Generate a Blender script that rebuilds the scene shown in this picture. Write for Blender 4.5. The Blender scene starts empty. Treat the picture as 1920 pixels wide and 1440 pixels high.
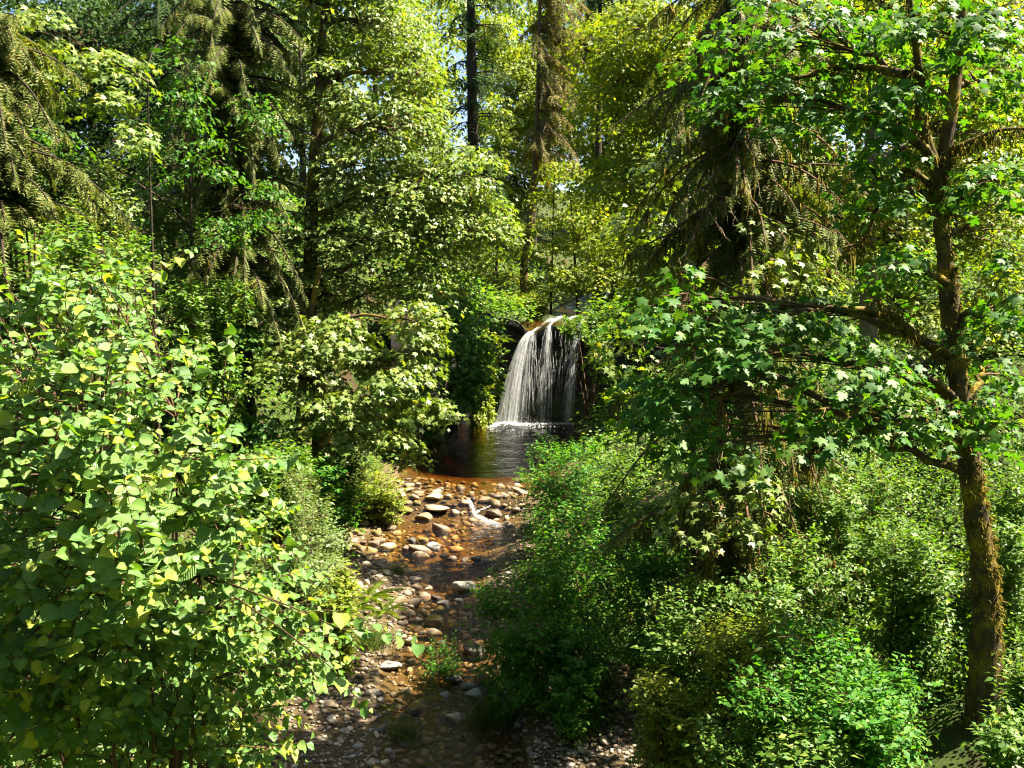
import bpy, math, random
import numpy as np

# ------------------------------------------------------------------ camera, sky, sun, exposure
scene = bpy.context.scene
COL = scene.collection
F = 1867.0                      # focal length in pixels of the 1920 px wide photograph
CAMZ = 7.3
PITCH = math.atan(220 / F)
cam_data = bpy.data.cameras.new('camera')
cam_data.sensor_width = 36.0
cam_data.lens = 36.0 * F / 1920.0
cam_data.clip_start = 0.1
cam_data.clip_end = 2000.0
cam = bpy.data.objects.new('camera', cam_data)
COL.objects.link(cam)
cam.location = (0, 0, CAMZ)
cam.rotation_euler = (math.radians(90) - PITCH, 0, 0)
scene.camera = cam

SUN_ELEV = math.radians(57)
SUN_AZ = math.radians(80)       # measured from the view direction (+Y) towards the right (+X)
world = bpy.data.worlds.new('World')
scene.world = world
world.use_nodes = True
wn = world.node_tree
bg = wn.nodes['Background']
sky = wn.nodes.new('ShaderNodeTexSky')
sky.sky_type = 'NISHITA'
sky.sun_disc = False
sky.sun_elevation = SUN_ELEV
sky.sun_rotation = SUN_AZ
sky.air_density = 0.65
sky.dust_density = 1.5
wn.links.new(sky.outputs[0], bg.inputs[0])
bg.inputs[1].default_value = 0.05

sun_data = bpy.data.lights.new('sun', 'SUN')
sun_data.energy = 5.0
sun_data.angle = math.radians(0.53)
sun_data.color = (1.0, 0.92, 0.75)
sun = bpy.data.objects.new('sun', sun_data)
COL.objects.link(sun)
sun.rotation_euler = (math.radians(90) - SUN_ELEV, 0, -SUN_AZ + math.pi)
sun.location = (20, 20, 40)

vs = scene.view_settings
vs.view_transform = 'Standard'
vs.look = 'None'
vs.exposure = 2.7
vs.gamma = 1.0
vs.use_curve_mapping = False
cy = scene.cycles
cy.max_bounces = 8
cy.diffuse_bounces = 1
cy.glossy_bounces = 3
cy.transmission_bounces = 4
cy.transparent_max_bounces = 24
cy.sample_clamp_indirect = 6.0
cy.caustics_reflective = False
cy.caustics_refractive = False
cy.filter_width = 1.1

# ------------------------------------------------------------------ helpers
RNG = np.random.default_rng(11)
SP, CP = math.sin(PITCH), math.cos(PITCH)

def W(px, py, D):
    """a point of the place from where it stands in the photograph and its distance along +Y"""
    u, v = (px - 960.0) / F, (720.0 - py) / F
    s = D / (CP + v * SP)
    return np.array([u * s, D, CAMZ + (v * CP - SP) * s])

def proj(P):
    P = np.atleast_2d(P)
    y = P[:, 1]; z = P[:, 2] - CAMZ
    f = y * CP - z * SP
    return 960 + F * P[:, 0] / f, 720 - F * (y * SP + z * CP) / f, f

def nrm(a):
    return a / np.maximum(np.linalg.norm(a, axis=-1, keepdims=True), 1e-9)

def empty(name, loc=(0, 0, 0)):
    o = bpy.data.objects.new(name, None)
    o.empty_display_size = 0.3
    COL.objects.link(o)
    o.location = tuple(float(c) for c in loc)
    return o

def tag(o, label=None, cat=None, group=None, kind=None):
    if label: o['label'] = label
    if cat: o['category'] = cat
    if group: o['group'] = group
    if kind: o['kind'] = kind
    return o

class MB:
    """collects vertices and polygons (triangles and quads, numpy) for ONE mesh"""
    def __init__(self):
        self.v = []; self.f = []; self.uv = []; self.n = 0
    def add(self, v, f, uv=None):
        v = np.asarray(v, float).reshape(-1, 3); f = np.asarray(f, int)
        self.v.append(v); self.f.append(f + self.n)
        self.uv.append(np.zeros((len(v), 2)) if uv is None else np.asarray(uv, float))
        self.n += len(v)
        return self
    def mesh(self, name, mats, smooth=True, origin=None, uv=False):
        v = np.concatenate(self.v); 
        if origin is not None: v = v - np.asarray(origin)
        me = bpy.data.meshes.new(name)
        me.vertices.add(len(v)); me.vertices.foreach_set('co', v.astype(np.float32).ravel())
        lt = np.concatenate([np.full(len(f), f.shape[1]) for f in self.f])
        li = np.concatenate([f.ravel() for f in self.f])
        me.loops.add(len(li)); me.loops.foreach_set('vertex_index', li.astype(np.int32))
        ls = np.concatenate([[0], np.cumsum(lt)[:-1]])
        me.polygons.add(len(lt)); me.polygons.foreach_set('loop_start', ls.astype(np.int32))
        me.polygons.foreach_set('loop_total', lt.astype(np.int32))
        me.polygons.foreach_set('use_smooth', np.full(len(lt), smooth))
        if uv:
            a = np.concatenate(self.uv)[li]
            layer = me.uv_layers.new(name='UVMap')
            layer.data.foreach_set('uv', a.astype(np.float32).ravel())
        me.update(calc_edges=True)
        for m in (mats if isinstance(mats, (list, tuple)) else [mats]): me.materials.append(m)
        return me
    def build(self, name, mat, parent=None, smooth=True, uv=False, kind=None):
        o_ = np.zeros(3)
        if parent is not None: o_ = np.array(parent.location)
        me = self.mesh(name, mat, smooth, o_, uv)
        o = bpy.data.objects.new(name, me)
        COL.objects.link(o)
        if parent is not None: o.parent = parent
        if kind: o['kind'] = kind
        return o

def tubes(P, R, sides=3):
    """P (N,K,3) polylines, R (N,K) radii -> vertices, quads"""
    P = np.asarray(P, float); R = np.asarray(R, float)
    if P.ndim == 2: P = P[None]; R = R[None]
    N, K, _ = P.shape
    T = nrm(np.gradient(P, axis=1))
    ref = np.zeros_like(T); ref[..., 0] = 0.31; ref[..., 1] = 0.9; ref[..., 2] = 0.12
    bad = np.abs((T * nrm(ref)).sum(-1)) > 0.9
    ref[bad] = (0.9, 0.1, 0.3)
    A = nrm(np.cross(T, ref)); B = np.cross(T, A)
    th = np.arange(sides) * 2 * math.pi / sides
    ring = P[:, :, None] + R[:, :, None, None] * (np.cos(th)[None, None, :, None] * A[:, :, None] + np.sin(th)[None, None, :, None] * B[:, :, None])
    v = ring.reshape(-1, 3)
    n, k, s = np.meshgrid(np.arange(N), np.arange(K - 1), np.arange(sides), indexing='ij')
    i = lambda n, k, s: (n * K + k) * sides + (s % sides)
    q = np.stack([i(n, k, s), i(n, k, s + 1), i(n, k + 1, s + 1), i(n, k + 1, s)], -1).reshape(-1, 4)
    return v, q

def bez(a, b, c, K):
    t = np.linspace(0, 1, K)[None, :, None]
    a, b, c = (np.atleast_2d(q)[:, None] for q in (a, b, c))
    return (1 - t) ** 2 * a + 2 * t * (1 - t) * b + t ** 2 * c

def resample(pts, K):
    pts = np.asarray(pts, float)
    # smooth Catmull-Rom through the points
    P = np.vstack([2 * pts[0] - pts[1], pts, 2 * pts[-1] - pts[-2]])
    t = np.linspace(0, len(pts) - 1 - 1e-6, K); i = t.astype(int); u = (t - i)[:, None]
    p0, p1, p2, p3 = P[i], P[i + 1], P[i + 2], P[i + 3]
    return 0.5 * (2 * p1 + (p2 - p0) * u + (2 * p0 - 5 * p1 + 4 * p2 - p3) * u ** 2 + (3 * p1 - p0 - 3 * p2 + p3) * u ** 3)

# ------------------------------------------------------------------ leaf shapes: (x across, y along, z up), triangles, uv
def fan(outline, centre, droop=0.18, cup=0.0):
    o = np.array(outline, float)
    v = np.vstack([[centre], o])
    z = -droop * (v[:, 1] ** 2) - droop * 0.9 * v[:, 0] ** 2 + cup * np.abs(v[:, 0])
    n = len(o)
    f = [(0, 1 + k, 1 + (k + 1) % n) for k in range(n)]
    return np.column_stack([v, z]), np.array(f), np.column_stack([v[:, 0] + 0.5, v[:, 1]])

_half = [(0.06, 0.0), (0.40, -0.06), (0.30, 0.16), (0.66, 0.36), (0.52, 0.46), (0.60, 0.62), (0.19, 0.56), (0.22, 0.80), (0.0, 1.0)]
_ml = _half + [(-x, y) for x, y in _half[:-1]][::-1]
LEAF_MAPLE = fan(_ml, (0, 0.26), 0.22)
_half = [(0.05, 0.0), (0.48, 0.05), (0.28, 0.26), (0.62, 0.56), (0.18, 0.56), (0.0, 1.0)]
_mm = _half + [(-x, y) for x, y in _half[:-1]][::-1]
LEAF_MAPLE_MID = fan(_mm, (0, 0.3), 0.25)
LEAF_FAR = (np.array([(0, 0, 0), (0.5, 0.42, -0.06), (0.18, 0.55, 0.0), (0, 1, -0.2), (-0.18, 0.55, 0), (-0.5, 0.42, -0.06)], float),
            np.array([(0, 1, 2), (0, 2, 3), (0, 3, 4), (0, 4, 5)]), np.array([(0.5, 0), (1, .4), (.7, .55), (.5, 1), (.3, .55), (0, .4)]))

def blade(vs, ws, fold=0.12, curl=0.25):
    v, f, uv = [], [], []
    for a, w in zip(vs, ws):
        z = -curl * a * a + 0.08 * a
        v += [(-w, a, z + fold * w), (0, a, z - fold * 0.3), (w, a, z + fold * w)]
        uv += [(0.5 - w, a), (0.5, a), (0.5 + w, a)]
    for k in range(len(vs) - 1):
        b = 3 * k
        f += [(b, b + 1, b + 4), (b, b + 4, b + 3), (b + 1, b + 2, b + 5), (b + 1, b + 5, b + 4)]
    return np.array(v, float), np.array(f), np.array(uv, float)

LEAF_HAZEL = blade([0, .06, .2, .42, .62, .8, .92, 1.0], [.02, .27, .43, .47, .41, .26, .09, 0.0], 0.22, 0.34)
LEAF_HAZEL_LOW = blade([0, .2, .62, 1.0], [.05, .40, .42, 0.0], 0.22, 0.34)
LEAF_OVAL = (np.array([(0, 0, 0), (0.27, 0.42, 0.05), (0, 0.5, 0.0), (-0.27, 0.42, 0.05), (0, 1, -0.15)], float),
             np.array([(0, 1, 2), (0, 2, 3), (1, 4, 2), (2, 4, 3)]), np.array([(.5, 0), (.8, .4), (.5, .5), (.2, .4), (.5, 1)]))

LEAF_TWO = (np.array([(0, 0, 0), (0.36, 0.45, 0.06), (0, 1, -0.15), (-0.36, 0.45, 0.06)], float), np.array([(0, 1, 2), (0, 2, 3)]), np.array([(.5, 0), (.85, .45), (.5, 1), (.15, .45)]))

def frond_shape(n=8, droop=0.35, width=0.34, lift=0.02, thick=0.035):
    v, f = [(-.012, 0, 0), (.012, 0, 0), (0, 1, -droop)], [(0, 1, 2)]
    for k in range(n):
        a = 0.06 + 0.9 * k / n
        w = width * (math.sin(math.pi * (0.18 + 0.78 * a)) ** 0.8)
        for s in (-1, 1):
            b = len(v); z = -droop * a * a
            tz = -droop * (a + 0.10) ** 2 - 0.16 * w
            v += [(0, a - thick, z), (0, a + thick, z + lift), (s * w, a + 0.16, tz)]
            f += [(b, b + 1, b + 2)]
    return np.array(v, float), np.array(f), np.array([(0.5 + p[0], p[1]) for p in v], float)

FROND_CEDAR = frond_shape(5, 0.45, 0.27, thick=0.065)
FROND_FAR = frond_shape(4, 0.45, 0.34, thick=0.07)
FROND_FERN = frond_shape(16, 0.55, 0.15, thick=0.022)

def place(mb, tmpl, pos, d, n, size, wid=None):
    """leaf shapes at pos, pointing along d with upper side n"""
    tv, tf, tu = tmpl
    d = nrm(d); s = nrm(np.cross(d, n)); n = np.cross(s, d)
    size = np.asarray(size, float).reshape(-1, 1, 1)
    w = 1.0 if wid is None else np.asarray(wid).reshape(-1, 1, 1)
    v = pos[:, None] + size * (tv[None, :, 0:1] * w * s[:, None] + tv[None, :, 1:2] * d[:, None] + tv[None, :, 2:3] * n[:, None])
    N = len(pos)
    f = (tf[None] + (np.arange(N) * len(tv))[:, None, None]).reshape(-1, 3)
    mb.add(v.reshape(-1, 3), f, np.tile(tu, (N, 1)))

def rnd(n, s=1.0):
    return RNG.normal(0, s, (n, 3))

# ------------------------------------------------------------------ materials
def new_mat(name):
    m = bpy.data.materials.new(name); m.use_nodes = True
    nt = m.node_tree
    for n in list(nt.nodes): nt.nodes.remove(n)
    out = nt.nodes.new('ShaderNodeOutputMaterial')
    return m, nt, out

def N(nt, t, **kw):
    n = nt.nodes.new(t)
    for k, v in kw.items():
        if k.startswith('i_'):
            key = k[2:]
            key = int(key) if key.isdigit() else key.replace('_', ' ')
            n.inputs[key].default_value = v
        else: setattr(n, k, v)
    return n

def ramp(nt, stops, interp='LINEAR'):
    r = nt.nodes.new('ShaderNodeValToRGB'); e = r.color_ramp.elements; r.color_ramp.interpolation = interp
    e[0].position, e[0].color = stops[0][0], (*stops[0][1], 1)
    e[1].position, e[1].color = stops[-1][0], (*stops[-1][1], 1)
    for p, c in stops[1:-1]:
        x = e.new(p); x.color = (*c, 1)
    return r

def leaf_mat(name, cols, trans=0.42, rough=0.38, spec=0.5, tmul=(1.38, 1.42, 0.25), veins=False):
    """leaf: a waxy face that lets light through; colour varies from leaf to leaf"""
    m, nt, out = new_mat(name); L = nt.links.new
    geo = N(nt, 'ShaderNodeNewGeometry'); oi = N(nt, 'ShaderNodeObjectInfo')
    ad = N(nt, 'ShaderNodeMath', operation='ADD'); fr = N(nt, 'ShaderNodeMath', operation='FRACT')
    L(geo.outputs['Random Per Island'], ad.inputs[0]); L(oi.outputs['Random'], ad.inputs[1]); L(ad.outputs[0], fr.inputs[0])
    r = ramp(nt, cols); L(fr.outputs[0], r.inputs[0])
    p = N(nt, 'ShaderNodeBsdfPrincipled'); p.inputs['Roughness'].default_value = rough
    p.inputs['Specular IOR Level'].default_value = spec * .8; p.inputs['Roughness'].default_value = rough + .06
    col = r.outputs[0]
    if veins:
        tc = N(nt, 'ShaderNodeTexCoord'); sp = N(nt, 'ShaderNodeSeparateXYZ'); L(tc.outputs['UV'], sp.inputs[0])
        a = N(nt, 'ShaderNodeMath', operation='SUBTRACT', i_1=0.5); L(sp.outputs[0], a.inputs[0])
        b = N(nt, 'ShaderNodeMath', operation='ABSOLUTE'); L(a.outputs[0], b.inputs[0])
        c = N(nt, 'ShaderNodeMath', operation='MULTIPLY_ADD', i_1=-0.75); L(b.outputs[0], c.inputs[0]); L(sp.outputs[1], c.inputs[2])
        d = N(nt, 'ShaderNodeMath', operation='MULTIPLY', i_1=52.0); L(c.outputs[0], d.inputs[0])
        s = N(nt, 'ShaderNodeMath', operation='SINE'); L(d.outputs[0], s.inputs[0])
        mid = N(nt, 'ShaderNodeMath', operation='SMOOTH_MIN', i_1=0.03, i_2=0.02); L(b.outputs[0], mid.inputs[0])
        bp = N(nt, 'ShaderNodeBump', i_Strength=0.5, i_Distance=0.004); L(s.outputs[0], bp.inputs['Height'])
        L(bp.outputs[0], p.inputs['Normal'])
        vr = ramp(nt, [(0.0, (1.5, 1.45, 1.2)), (0.022, (1.25, 1.2, 1.1)), (0.04, (1, 1, 1))]); L(b.outputs[0], vr.inputs[0])
        vm = N(nt, 'ShaderNodeMix', data_type='RGBA', blend_type='MULTIPLY'); vm.inputs[0].default_value = 1.0
        L(col, vm.inputs[6]); L(vr.outputs[0], vm.inputs[7]); col = vm.outputs[2]
    L(col, p.inputs['Base Color'])
    t = N(nt, 'ShaderNodeBsdfTranslucent')
    mm = N(nt, 'ShaderNodeMix', data_type='RGBA', blend_type='MULTIPLY'); mm.inputs[0].default_value = 1.0
    mm.inputs[7].default_value = (*tmul, 1); L(col, mm.inputs[6]); L(mm.outputs[2], t.inputs[0])
    mx = N(nt, 'ShaderNodeMixShader', i_0=trans); L(p.outputs[0], mx.inputs[1]); L(t.outputs[0], mx.inputs[2])
    L(mx.outputs[0], out.inputs[0])
    return m

def rock_mat(name, stops, scale=3.0, rough=0.8, bump=0.4, moss=None, spec=0.3, bscale=9.0, own=0.75):
    m, nt, out = new_mat(name); L = nt.links.new
    tc = N(nt, 'ShaderNodeTexCoord'); oi = N(nt, 'ShaderNodeObjectInfo')
    ofs = N(nt, 'ShaderNodeVectorMath', operation='ADD'); mu = N(nt, 'ShaderNodeMath', operation='MULTIPLY', i_1=37.0)
    L(oi.outputs['Random'], mu.inputs[0]); L(tc.outputs['Object'], ofs.inputs[0]); L(mu.outputs[0], ofs.inputs[1])
    n1 = N(nt, 'ShaderNodeTexNoise', i_Scale=scale, i_Detail=9.0, i_Roughness=0.65); L(ofs.outputs[0], n1.inputs[0])
    # a stone keeps its own tone, speckle varies around it
    m1 = N(nt, 'ShaderNodeMath', operation='MULTIPLY_ADD', i_1=own, i_2=-own * .43); L(oi.outputs['Random'], m1.inputs[0])
    m2 = N(nt, 'ShaderNodeMath', operation='ADD'); L(n1.outputs[0], m2.inputs[0]); L(m1.outputs[0], m2.inputs[1])
    r = ramp(nt, stops); L(m2.outputs[0], r.inputs[0]); col = r.outputs[0]
    n2 = N(nt, 'ShaderNodeTexNoise', i_Scale=bscale, i_Detail=8.0, i_Roughness=0.7); L(ofs.outputs[0], n2.inputs[0])
    if moss:
        geo = N(nt, 'ShaderNodeNewGeometry'); sp = N(nt, 'ShaderNodeSeparateXYZ'); L(geo.outputs['Normal'], sp.inputs[0])
        n3 = N(nt, 'ShaderNodeTexNoise', i_Scale=scale * 0.8, i_Detail=5.0); L(ofs.outputs[0], n3.inputs[0])
        a = N(nt, 'ShaderNodeMath', operation='MULTIPLY_ADD', i_1=moss[1], i_2=moss[2]); L(sp.outputs[2], a.inputs[0])
        b = N(nt, 'ShaderNodeMath', operation='ADD'); L(a.outputs[0], b.inputs[0]); L(n3.outputs[0], b.inputs[1])
        k = ramp(nt, [(0.52, (0, 0, 0)), (0.66, (1, 1, 1))]); L(b.outputs[0], k.inputs[0])
        mr = ramp(nt, [(0.3, moss[0]), (0.75, tuple(c * 2.0 for c in moss[0]))]); L(n2.outputs[0], mr.inputs[0])
        mx = N(nt, 'ShaderNodeMix', data_type='RGBA'); L(k.outputs[0], mx.inputs[0]); L(col, mx.inputs[6]); L(mr.outputs[0], mx.inputs[7]); col = mx.outputs[2]
    p = N(nt, 'ShaderNodeBsdfPrincipled', i_Roughness=rough); p.inputs['Specular IOR Level'].default_value = spec
    L(col, p.inputs['Base Color'])
    bp = N(nt, 'ShaderNodeBump', i_Strength=bump, i_Distance=0.06); L(n2.outputs[0], bp.inputs['Height']); L(bp.outputs[0], p.inputs['Normal'])
    L(p.outputs[0], out.inputs[0])
    return m

def bark_mat(name, stops, moss=None, amount=0.0, zs=0.25, scale=14.0):
    m, nt, out = new_mat(name); L = nt.links.new
    tc = N(nt, 'ShaderNodeTexCoord'); mp = N(nt, 'ShaderNodeMapping'); mp.inputs['Scale'].default_value = (1, 1, zs)
    L(tc.outputs['Object'], mp.inputs[0])
    n1 = N(nt, 'ShaderNodeTexNoise', i_Scale=scale, i_Detail=8.0, i_Roughness=0.7); L(mp.outputs[0], n1.inputs[0])
    r = ramp(nt, stops); L(n1.outputs[0], r.inputs[0]); col = r.outputs[0]
    hgt = n1.outputs[0]
    if moss:
        n3 = N(nt, 'ShaderNodeTexNoise', i_Scale=2.2, i_Detail=7.0, i_Roughness=0.7); L(tc.outputs['Object'], n3.inputs[0])
        k = ramp(nt, [(0.56 - amount, (0, 0, 0)), (0.70 - amount, (1, 1, 1))]); L(n3.outputs[0], k.inputs[0])
        n4 = N(nt, 'ShaderNodeTexNoise', i_Scale=30.0, i_Detail=6.0); L(tc.outputs['Object'], n4.inputs[0])
        mr = ramp(nt, [(0.3, moss[0]), (0.7, moss[1])]); L(n4.outputs[0], mr.inputs[0])
        mx = N(nt, 'ShaderNodeMix', data_type='RGBA'); L(k.outputs[0], mx.inputs[0]); L(col, mx.inputs[6]); L(mr.outputs[0], mx.inputs[7]); col = mx.outputs[2]
    p = N(nt, 'ShaderNodeBsdfPrincipled', i_Roughness=0.9); p.inputs['Specular IOR Level'].default_value = 0.15
    L(col, p.inputs['Base Color'])
    bp = N(nt, 'ShaderNodeBump', i_Strength=0.9, i_Distance=0.05); L(hgt, bp.inputs['Height']); L(bp.outputs[0], p.inputs['Normal'])
    L(p.outputs[0], out.inputs[0])
    return m

def water_mat(name, ripple=0.12, scale=3.0, stretch=(1, 1, 1), absorb=(0.62, 0.36, 0.13), dens=1.0):
    m, nt, out = new_mat(name); L = nt.links.new
    tc = N(nt, 'ShaderNodeTexCoord'); mp = N(nt, 'ShaderNodeMapping'); mp.inputs['Scale'].default_value = stretch
    L(tc.outputs['Object'], mp.inputs[0])
    n1 = N(nt, 'ShaderNodeTexNoise', i_Scale=scale, i_Detail=4.0, i_Roughness=0.6, i_Distortion=0.4); L(mp.outputs[0], n1.inputs[0])
    bp = N(nt, 'ShaderNodeBump', i_Strength=ripple, i_Distance=0.2); L(n1.outputs[0], bp.inputs['Height'])
    fr = N(nt, 'ShaderNodeFresnel', i_IOR=1.34); L(bp.outputs[0], fr.inputs['Normal'])
    g = N(nt, 'ShaderNodeBsdfGlossy', i_Roughness=0.04); L(bp.outputs[0], g.inputs['Normal'])
    t = N(nt, 'ShaderNodeBsdfTransparent'); t.inputs[0].default_value = (0.95, 0.9, 0.8, 1)
    mx = N(nt, 'ShaderNodeMixShader'); L(fr.outputs[0], mx.inputs[0]); L(t.outputs[0], mx.inputs[1]); L(g.outputs[0], mx.inputs[2])
    L(mx.outputs[0], out.inputs[0])
    va = N(nt, 'ShaderNodeVolumeAbsorption'); va.inputs['Color'].default_value = (*absorb, 1); va.inputs['Density'].default_value = dens
    L(va.outputs[0], out.inputs['Volume'])
    return m

def white_mat(name, base=0.85, clear=0.35):
    m, nt, out = new_mat(name); L = nt.links.new
    tc = N(nt, 'ShaderNodeTexCoord'); mp = N(nt, 'ShaderNodeMapping'); mp.inputs['Scale'].default_value = (12, 12, 2.5)
    L(tc.outputs['Object'], mp.inputs[0])
    n1 = N(nt, 'ShaderNodeTexNoise', i_Scale=2.0, i_Detail=4.0); L(mp.outputs[0], n1.inputs[0])
    k = ramp(nt, [(0.35, (0, 0, 0)), (0.65, (1, 1, 1))]); L(n1.outputs[0], k.inputs[0])
    mu = N(nt, 'ShaderNodeMath', operation='MULTIPLY_ADD', i_1=0.5, i_2=clear * 0.6); L(k.outputs[0], mu.inputs[0])
    d = N(nt, 'ShaderNodeBsdfPrincipled', i_Roughness=0.25); d.inputs['Base Color'].default_value = (base, base, base * 1.01, 1)
    tl = N(nt, 'ShaderNodeBsdfTranslucent'); tl.inputs[0].default_value = (base, base, base, 1)
    m1 = N(nt, 'ShaderNodeMixShader', i_0=0.45); L(d.outputs[0], m1.inputs[1]); L(tl.outputs[0], m1.inputs[2])
    t = N(nt, 'ShaderNodeBsdfTransparent')
    m2 = N(nt, 'ShaderNodeMixShader'); L(mu.outputs[0], m2.inputs[0]); L(m1.outputs[0], m2.inputs[1]); L(t.outputs[0], m2.inputs[2])
    L(m2.outputs[0], out.inputs[0])
    return m

M = {}
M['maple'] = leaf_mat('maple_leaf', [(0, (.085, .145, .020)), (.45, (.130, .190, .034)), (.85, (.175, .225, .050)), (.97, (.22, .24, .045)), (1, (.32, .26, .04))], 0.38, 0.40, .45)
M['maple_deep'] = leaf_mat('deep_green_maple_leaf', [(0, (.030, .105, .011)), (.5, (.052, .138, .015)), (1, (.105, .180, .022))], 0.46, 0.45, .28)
M['maple_lime'] = leaf_mat('lime_maple_leaf', [(0, (.100, .160, .010)), (.5, (.160, .210, .014)), (.9, (.21, .245, .022)), (1, (.31, .27, .026))], 0.5, 0.45, 0.3)
M['hazel'] = leaf_mat('hazel_leaf', [(0, (.070, .165, .026)), (.5, (.115, .215, .042)), (.82, (.160, .250, .048)), (.88, (.26, .33, .034)), (1, (.36, .39, .04))], 0.38, 0.34, 0.75, veins=True)
M['shrub'] = leaf_mat('shrub_leaf', [(0, (.048, .118, .014)), (.5, (.084, .165, .018)), (.9, (.13, .21, .028)), (1, (.23, .26, .034))], 0.44, 0.42, .35)
M['shrub_vivid'] = leaf_mat('vivid_shrub_leaf', [(0, (.026, .115, .008)), (.5, (.048, .158, .011)), (.9, (.095, .205, .016)), (1, (.17, .26, .024))], 0.46, 0.45, 0.25)
M['shrub_grey'] = leaf_mat('grey_green_shrub_leaf', [(0, (.085, .140, .038)), (.5, (.125, .180, .05)), (1, (.175, .22, .065))], 0.36, 0.42, .4)
M['shrub_yellow'] = leaf_mat('yellow_green_shrub_leaf', [(0, (.11, .165, .012)), (.6, (.165, .215, .018)), (1, (.27, .27, .026))], 0.46, 0.42, .3)
M['cedar'] = leaf_mat('cedar_spray', [(0, (.055, .085, .014)), (.55, (.110, .140, .026)), (.88, (.18, .19, .050)), (1, (.26, .18, .05))], 0.30, 0.5, 0.15)
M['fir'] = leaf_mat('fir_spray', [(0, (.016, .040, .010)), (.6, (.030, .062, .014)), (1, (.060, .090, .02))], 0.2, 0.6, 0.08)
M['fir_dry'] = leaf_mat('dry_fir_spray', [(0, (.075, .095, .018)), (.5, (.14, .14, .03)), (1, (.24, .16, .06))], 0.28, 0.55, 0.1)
M['fern'] = leaf_mat('fern_frond', [(0, (.060, .120, .012)), (.6, (.11, .165, .018)), (1, (.17, .2, .026))], 0.4, 0.45, .3)
M['grass'] = leaf_mat('grass_blade', [(0, (.065, .125, .014)), (.7, (.11, .18, .022)), (1, (.2, .22, .045))], 0.4, 0.5, .3)
M['moss_hang'] = leaf_mat('hanging_moss', [(0, (.10, .095, .012)), (.5, (.17, .145, .02)), (1, (.26, .19, .03))], 0.4, 0.8, 0.1, (1.3, 1.1, 0.4))
M['bark_moss'] = bark_mat('mossy_bark', [(.3, (.026, .018, .010)), (.7, (.11, .078, .042))], ((.060, .055, .008), (.32, .22, .02)), 0.09, 0.25, 9.0)
M['bark_dark'] = bark_mat('dark_bark', [(.3, (.018, .013, .009)), (.7, (.065, .048, .032))], ((.04, .045, .008), (.10, .09, .015)), -0.06)
M['bark_red'] = bark_mat('reddish_bark', [(.3, (.045, .026, .015)), (.7, (.17, .10, .055))])
M['bark_grey'] = bark_mat('grey_bark', [(.3, (.07, .06, .045)), (.7, (.22, .19, .15))], ((.05, .055, .012), (.12, .11, .02)), -0.02)
M['twig'] = bark_mat('brown_twig', [(.3, (.07, .04, .022)), (.7, (.17, .10, .055))])
M['dead'] = bark_mat('dead_twig', [(.3, (.22, .15, .09)), (.7, (.46, .36, .24))])
M['soil'] = rock_mat('forest_soil', [(.2, (.016, .011, .006)), (.5, (.042, .027, .014)), (.8, (.085, .055, .026))], 1.4, 0.95, 0.8, ((.020, .030, .006), 0.2, 0.0), 0.1, 5.0, 0.0)
M['gravel'] = rock_mat('creek_gravel', [(.2, (.028, .018, .007)), (.5, (.080, .054, .022)), (.85, (.15, .108, .052))], 5.0, 0.85, 0.9, None, 0.3, 22.0, 0.0)
M['rock_tan'] = rock_mat('tan_creek_stone', [(.15, (.13, .085, .048)), (.5, (.25, .18, .115)), (.85, (.40, .31, .22))], 4.0, 0.75, 0.35)
M['rock_grey'] = rock_mat('grey_creek_stone', [(.15, (.05, .044, .036)), (.5, (.12, .105, .088)), (.85, (.25, .225, .19))], 4.0, 0.75, 0.35)
M['rock_brown'] = rock_mat('brown_creek_stone', [(.15, (.030, .019, .012)), (.5, (.080, .052, .034)), (.85, (.16, .112, .074))], 4.0, 0.6, 0.35, None, 0.45)
M['rock_moss'] = rock_mat('mossy_creek_stone', [(.15, (.07, .05, .03)), (.5, (.16, .115, .075)), (.85, (.28, .22, .15))], 4.0, 0.8, 0.45, ((.085, .062, .010), 0.5, -0.16))
def pebble_mat():
    m, nt, out = new_mat('pebble'); L = nt.links.new
    geo = N(nt, 'ShaderNodeNewGeometry'); r = ramp(nt, [(0, (.06, .042, .026)), (.4, (.15, .105, .065)), (.75, (.26, .20, .14)), (1, (.42, .36, .28))])
    L(geo.outputs['Random Per Island'], r.inputs[0]); p = N(nt, 'ShaderNodeBsdfPrincipled', i_Roughness=.75); L(r.outputs[0], p.inputs['Base Color']); L(p.outputs[0], out.inputs[0])
    return m
M['pebble'] = pebble_mat()
M['rock_wet'] = rock_mat('wet_black_cliff', [(.2, (.008, .007, .006)), (.5, (.016, .014, .011)), (.85, (.036, .031, .024))], 1.6, 0.6, 0.9, ((.018, .026, .005), 0.6, -0.12), 0.3, 3.5, 0.0)
M['pool'] = water_mat('pool_water', 0.34, 2.2, (1, 2.6, 1), (0.72, 0.42, 0.12), 1.6)
M['creek'] = water_mat('creek_water', 0.32, 3.2, (1, 2.0, 1), (0.88, 0.70, 0.28), 2.8)
M['white'] = white_mat('falling_water', 0.88, 0.3)
M['foam'] = white_mat('foam', 0.85, 0.25)

# ------------------------------------------------------------------ the ground
_pn = RNG.uniform(0, 6.28, (9, 2)); _pd = nrm(RNG.normal(0, 1, (9, 2)))
def bump(x, y, scale=1.0):
    s = np.zeros_like(x, float)
    for k in range(9):
        fq = (0.35 * 1.45 ** k) / scale
        s += np.sin(fq * (x * _pd[k, 0] + y * _pd[k, 1]) + _pn[k, 0] + 1.5 * np.sin(fq * 0.6 * (y * _pd[k, 0] - x * _pd[k, 1]) + _pn[k, 1])) / (1.35 ** k)
    return s * 0.22

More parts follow.
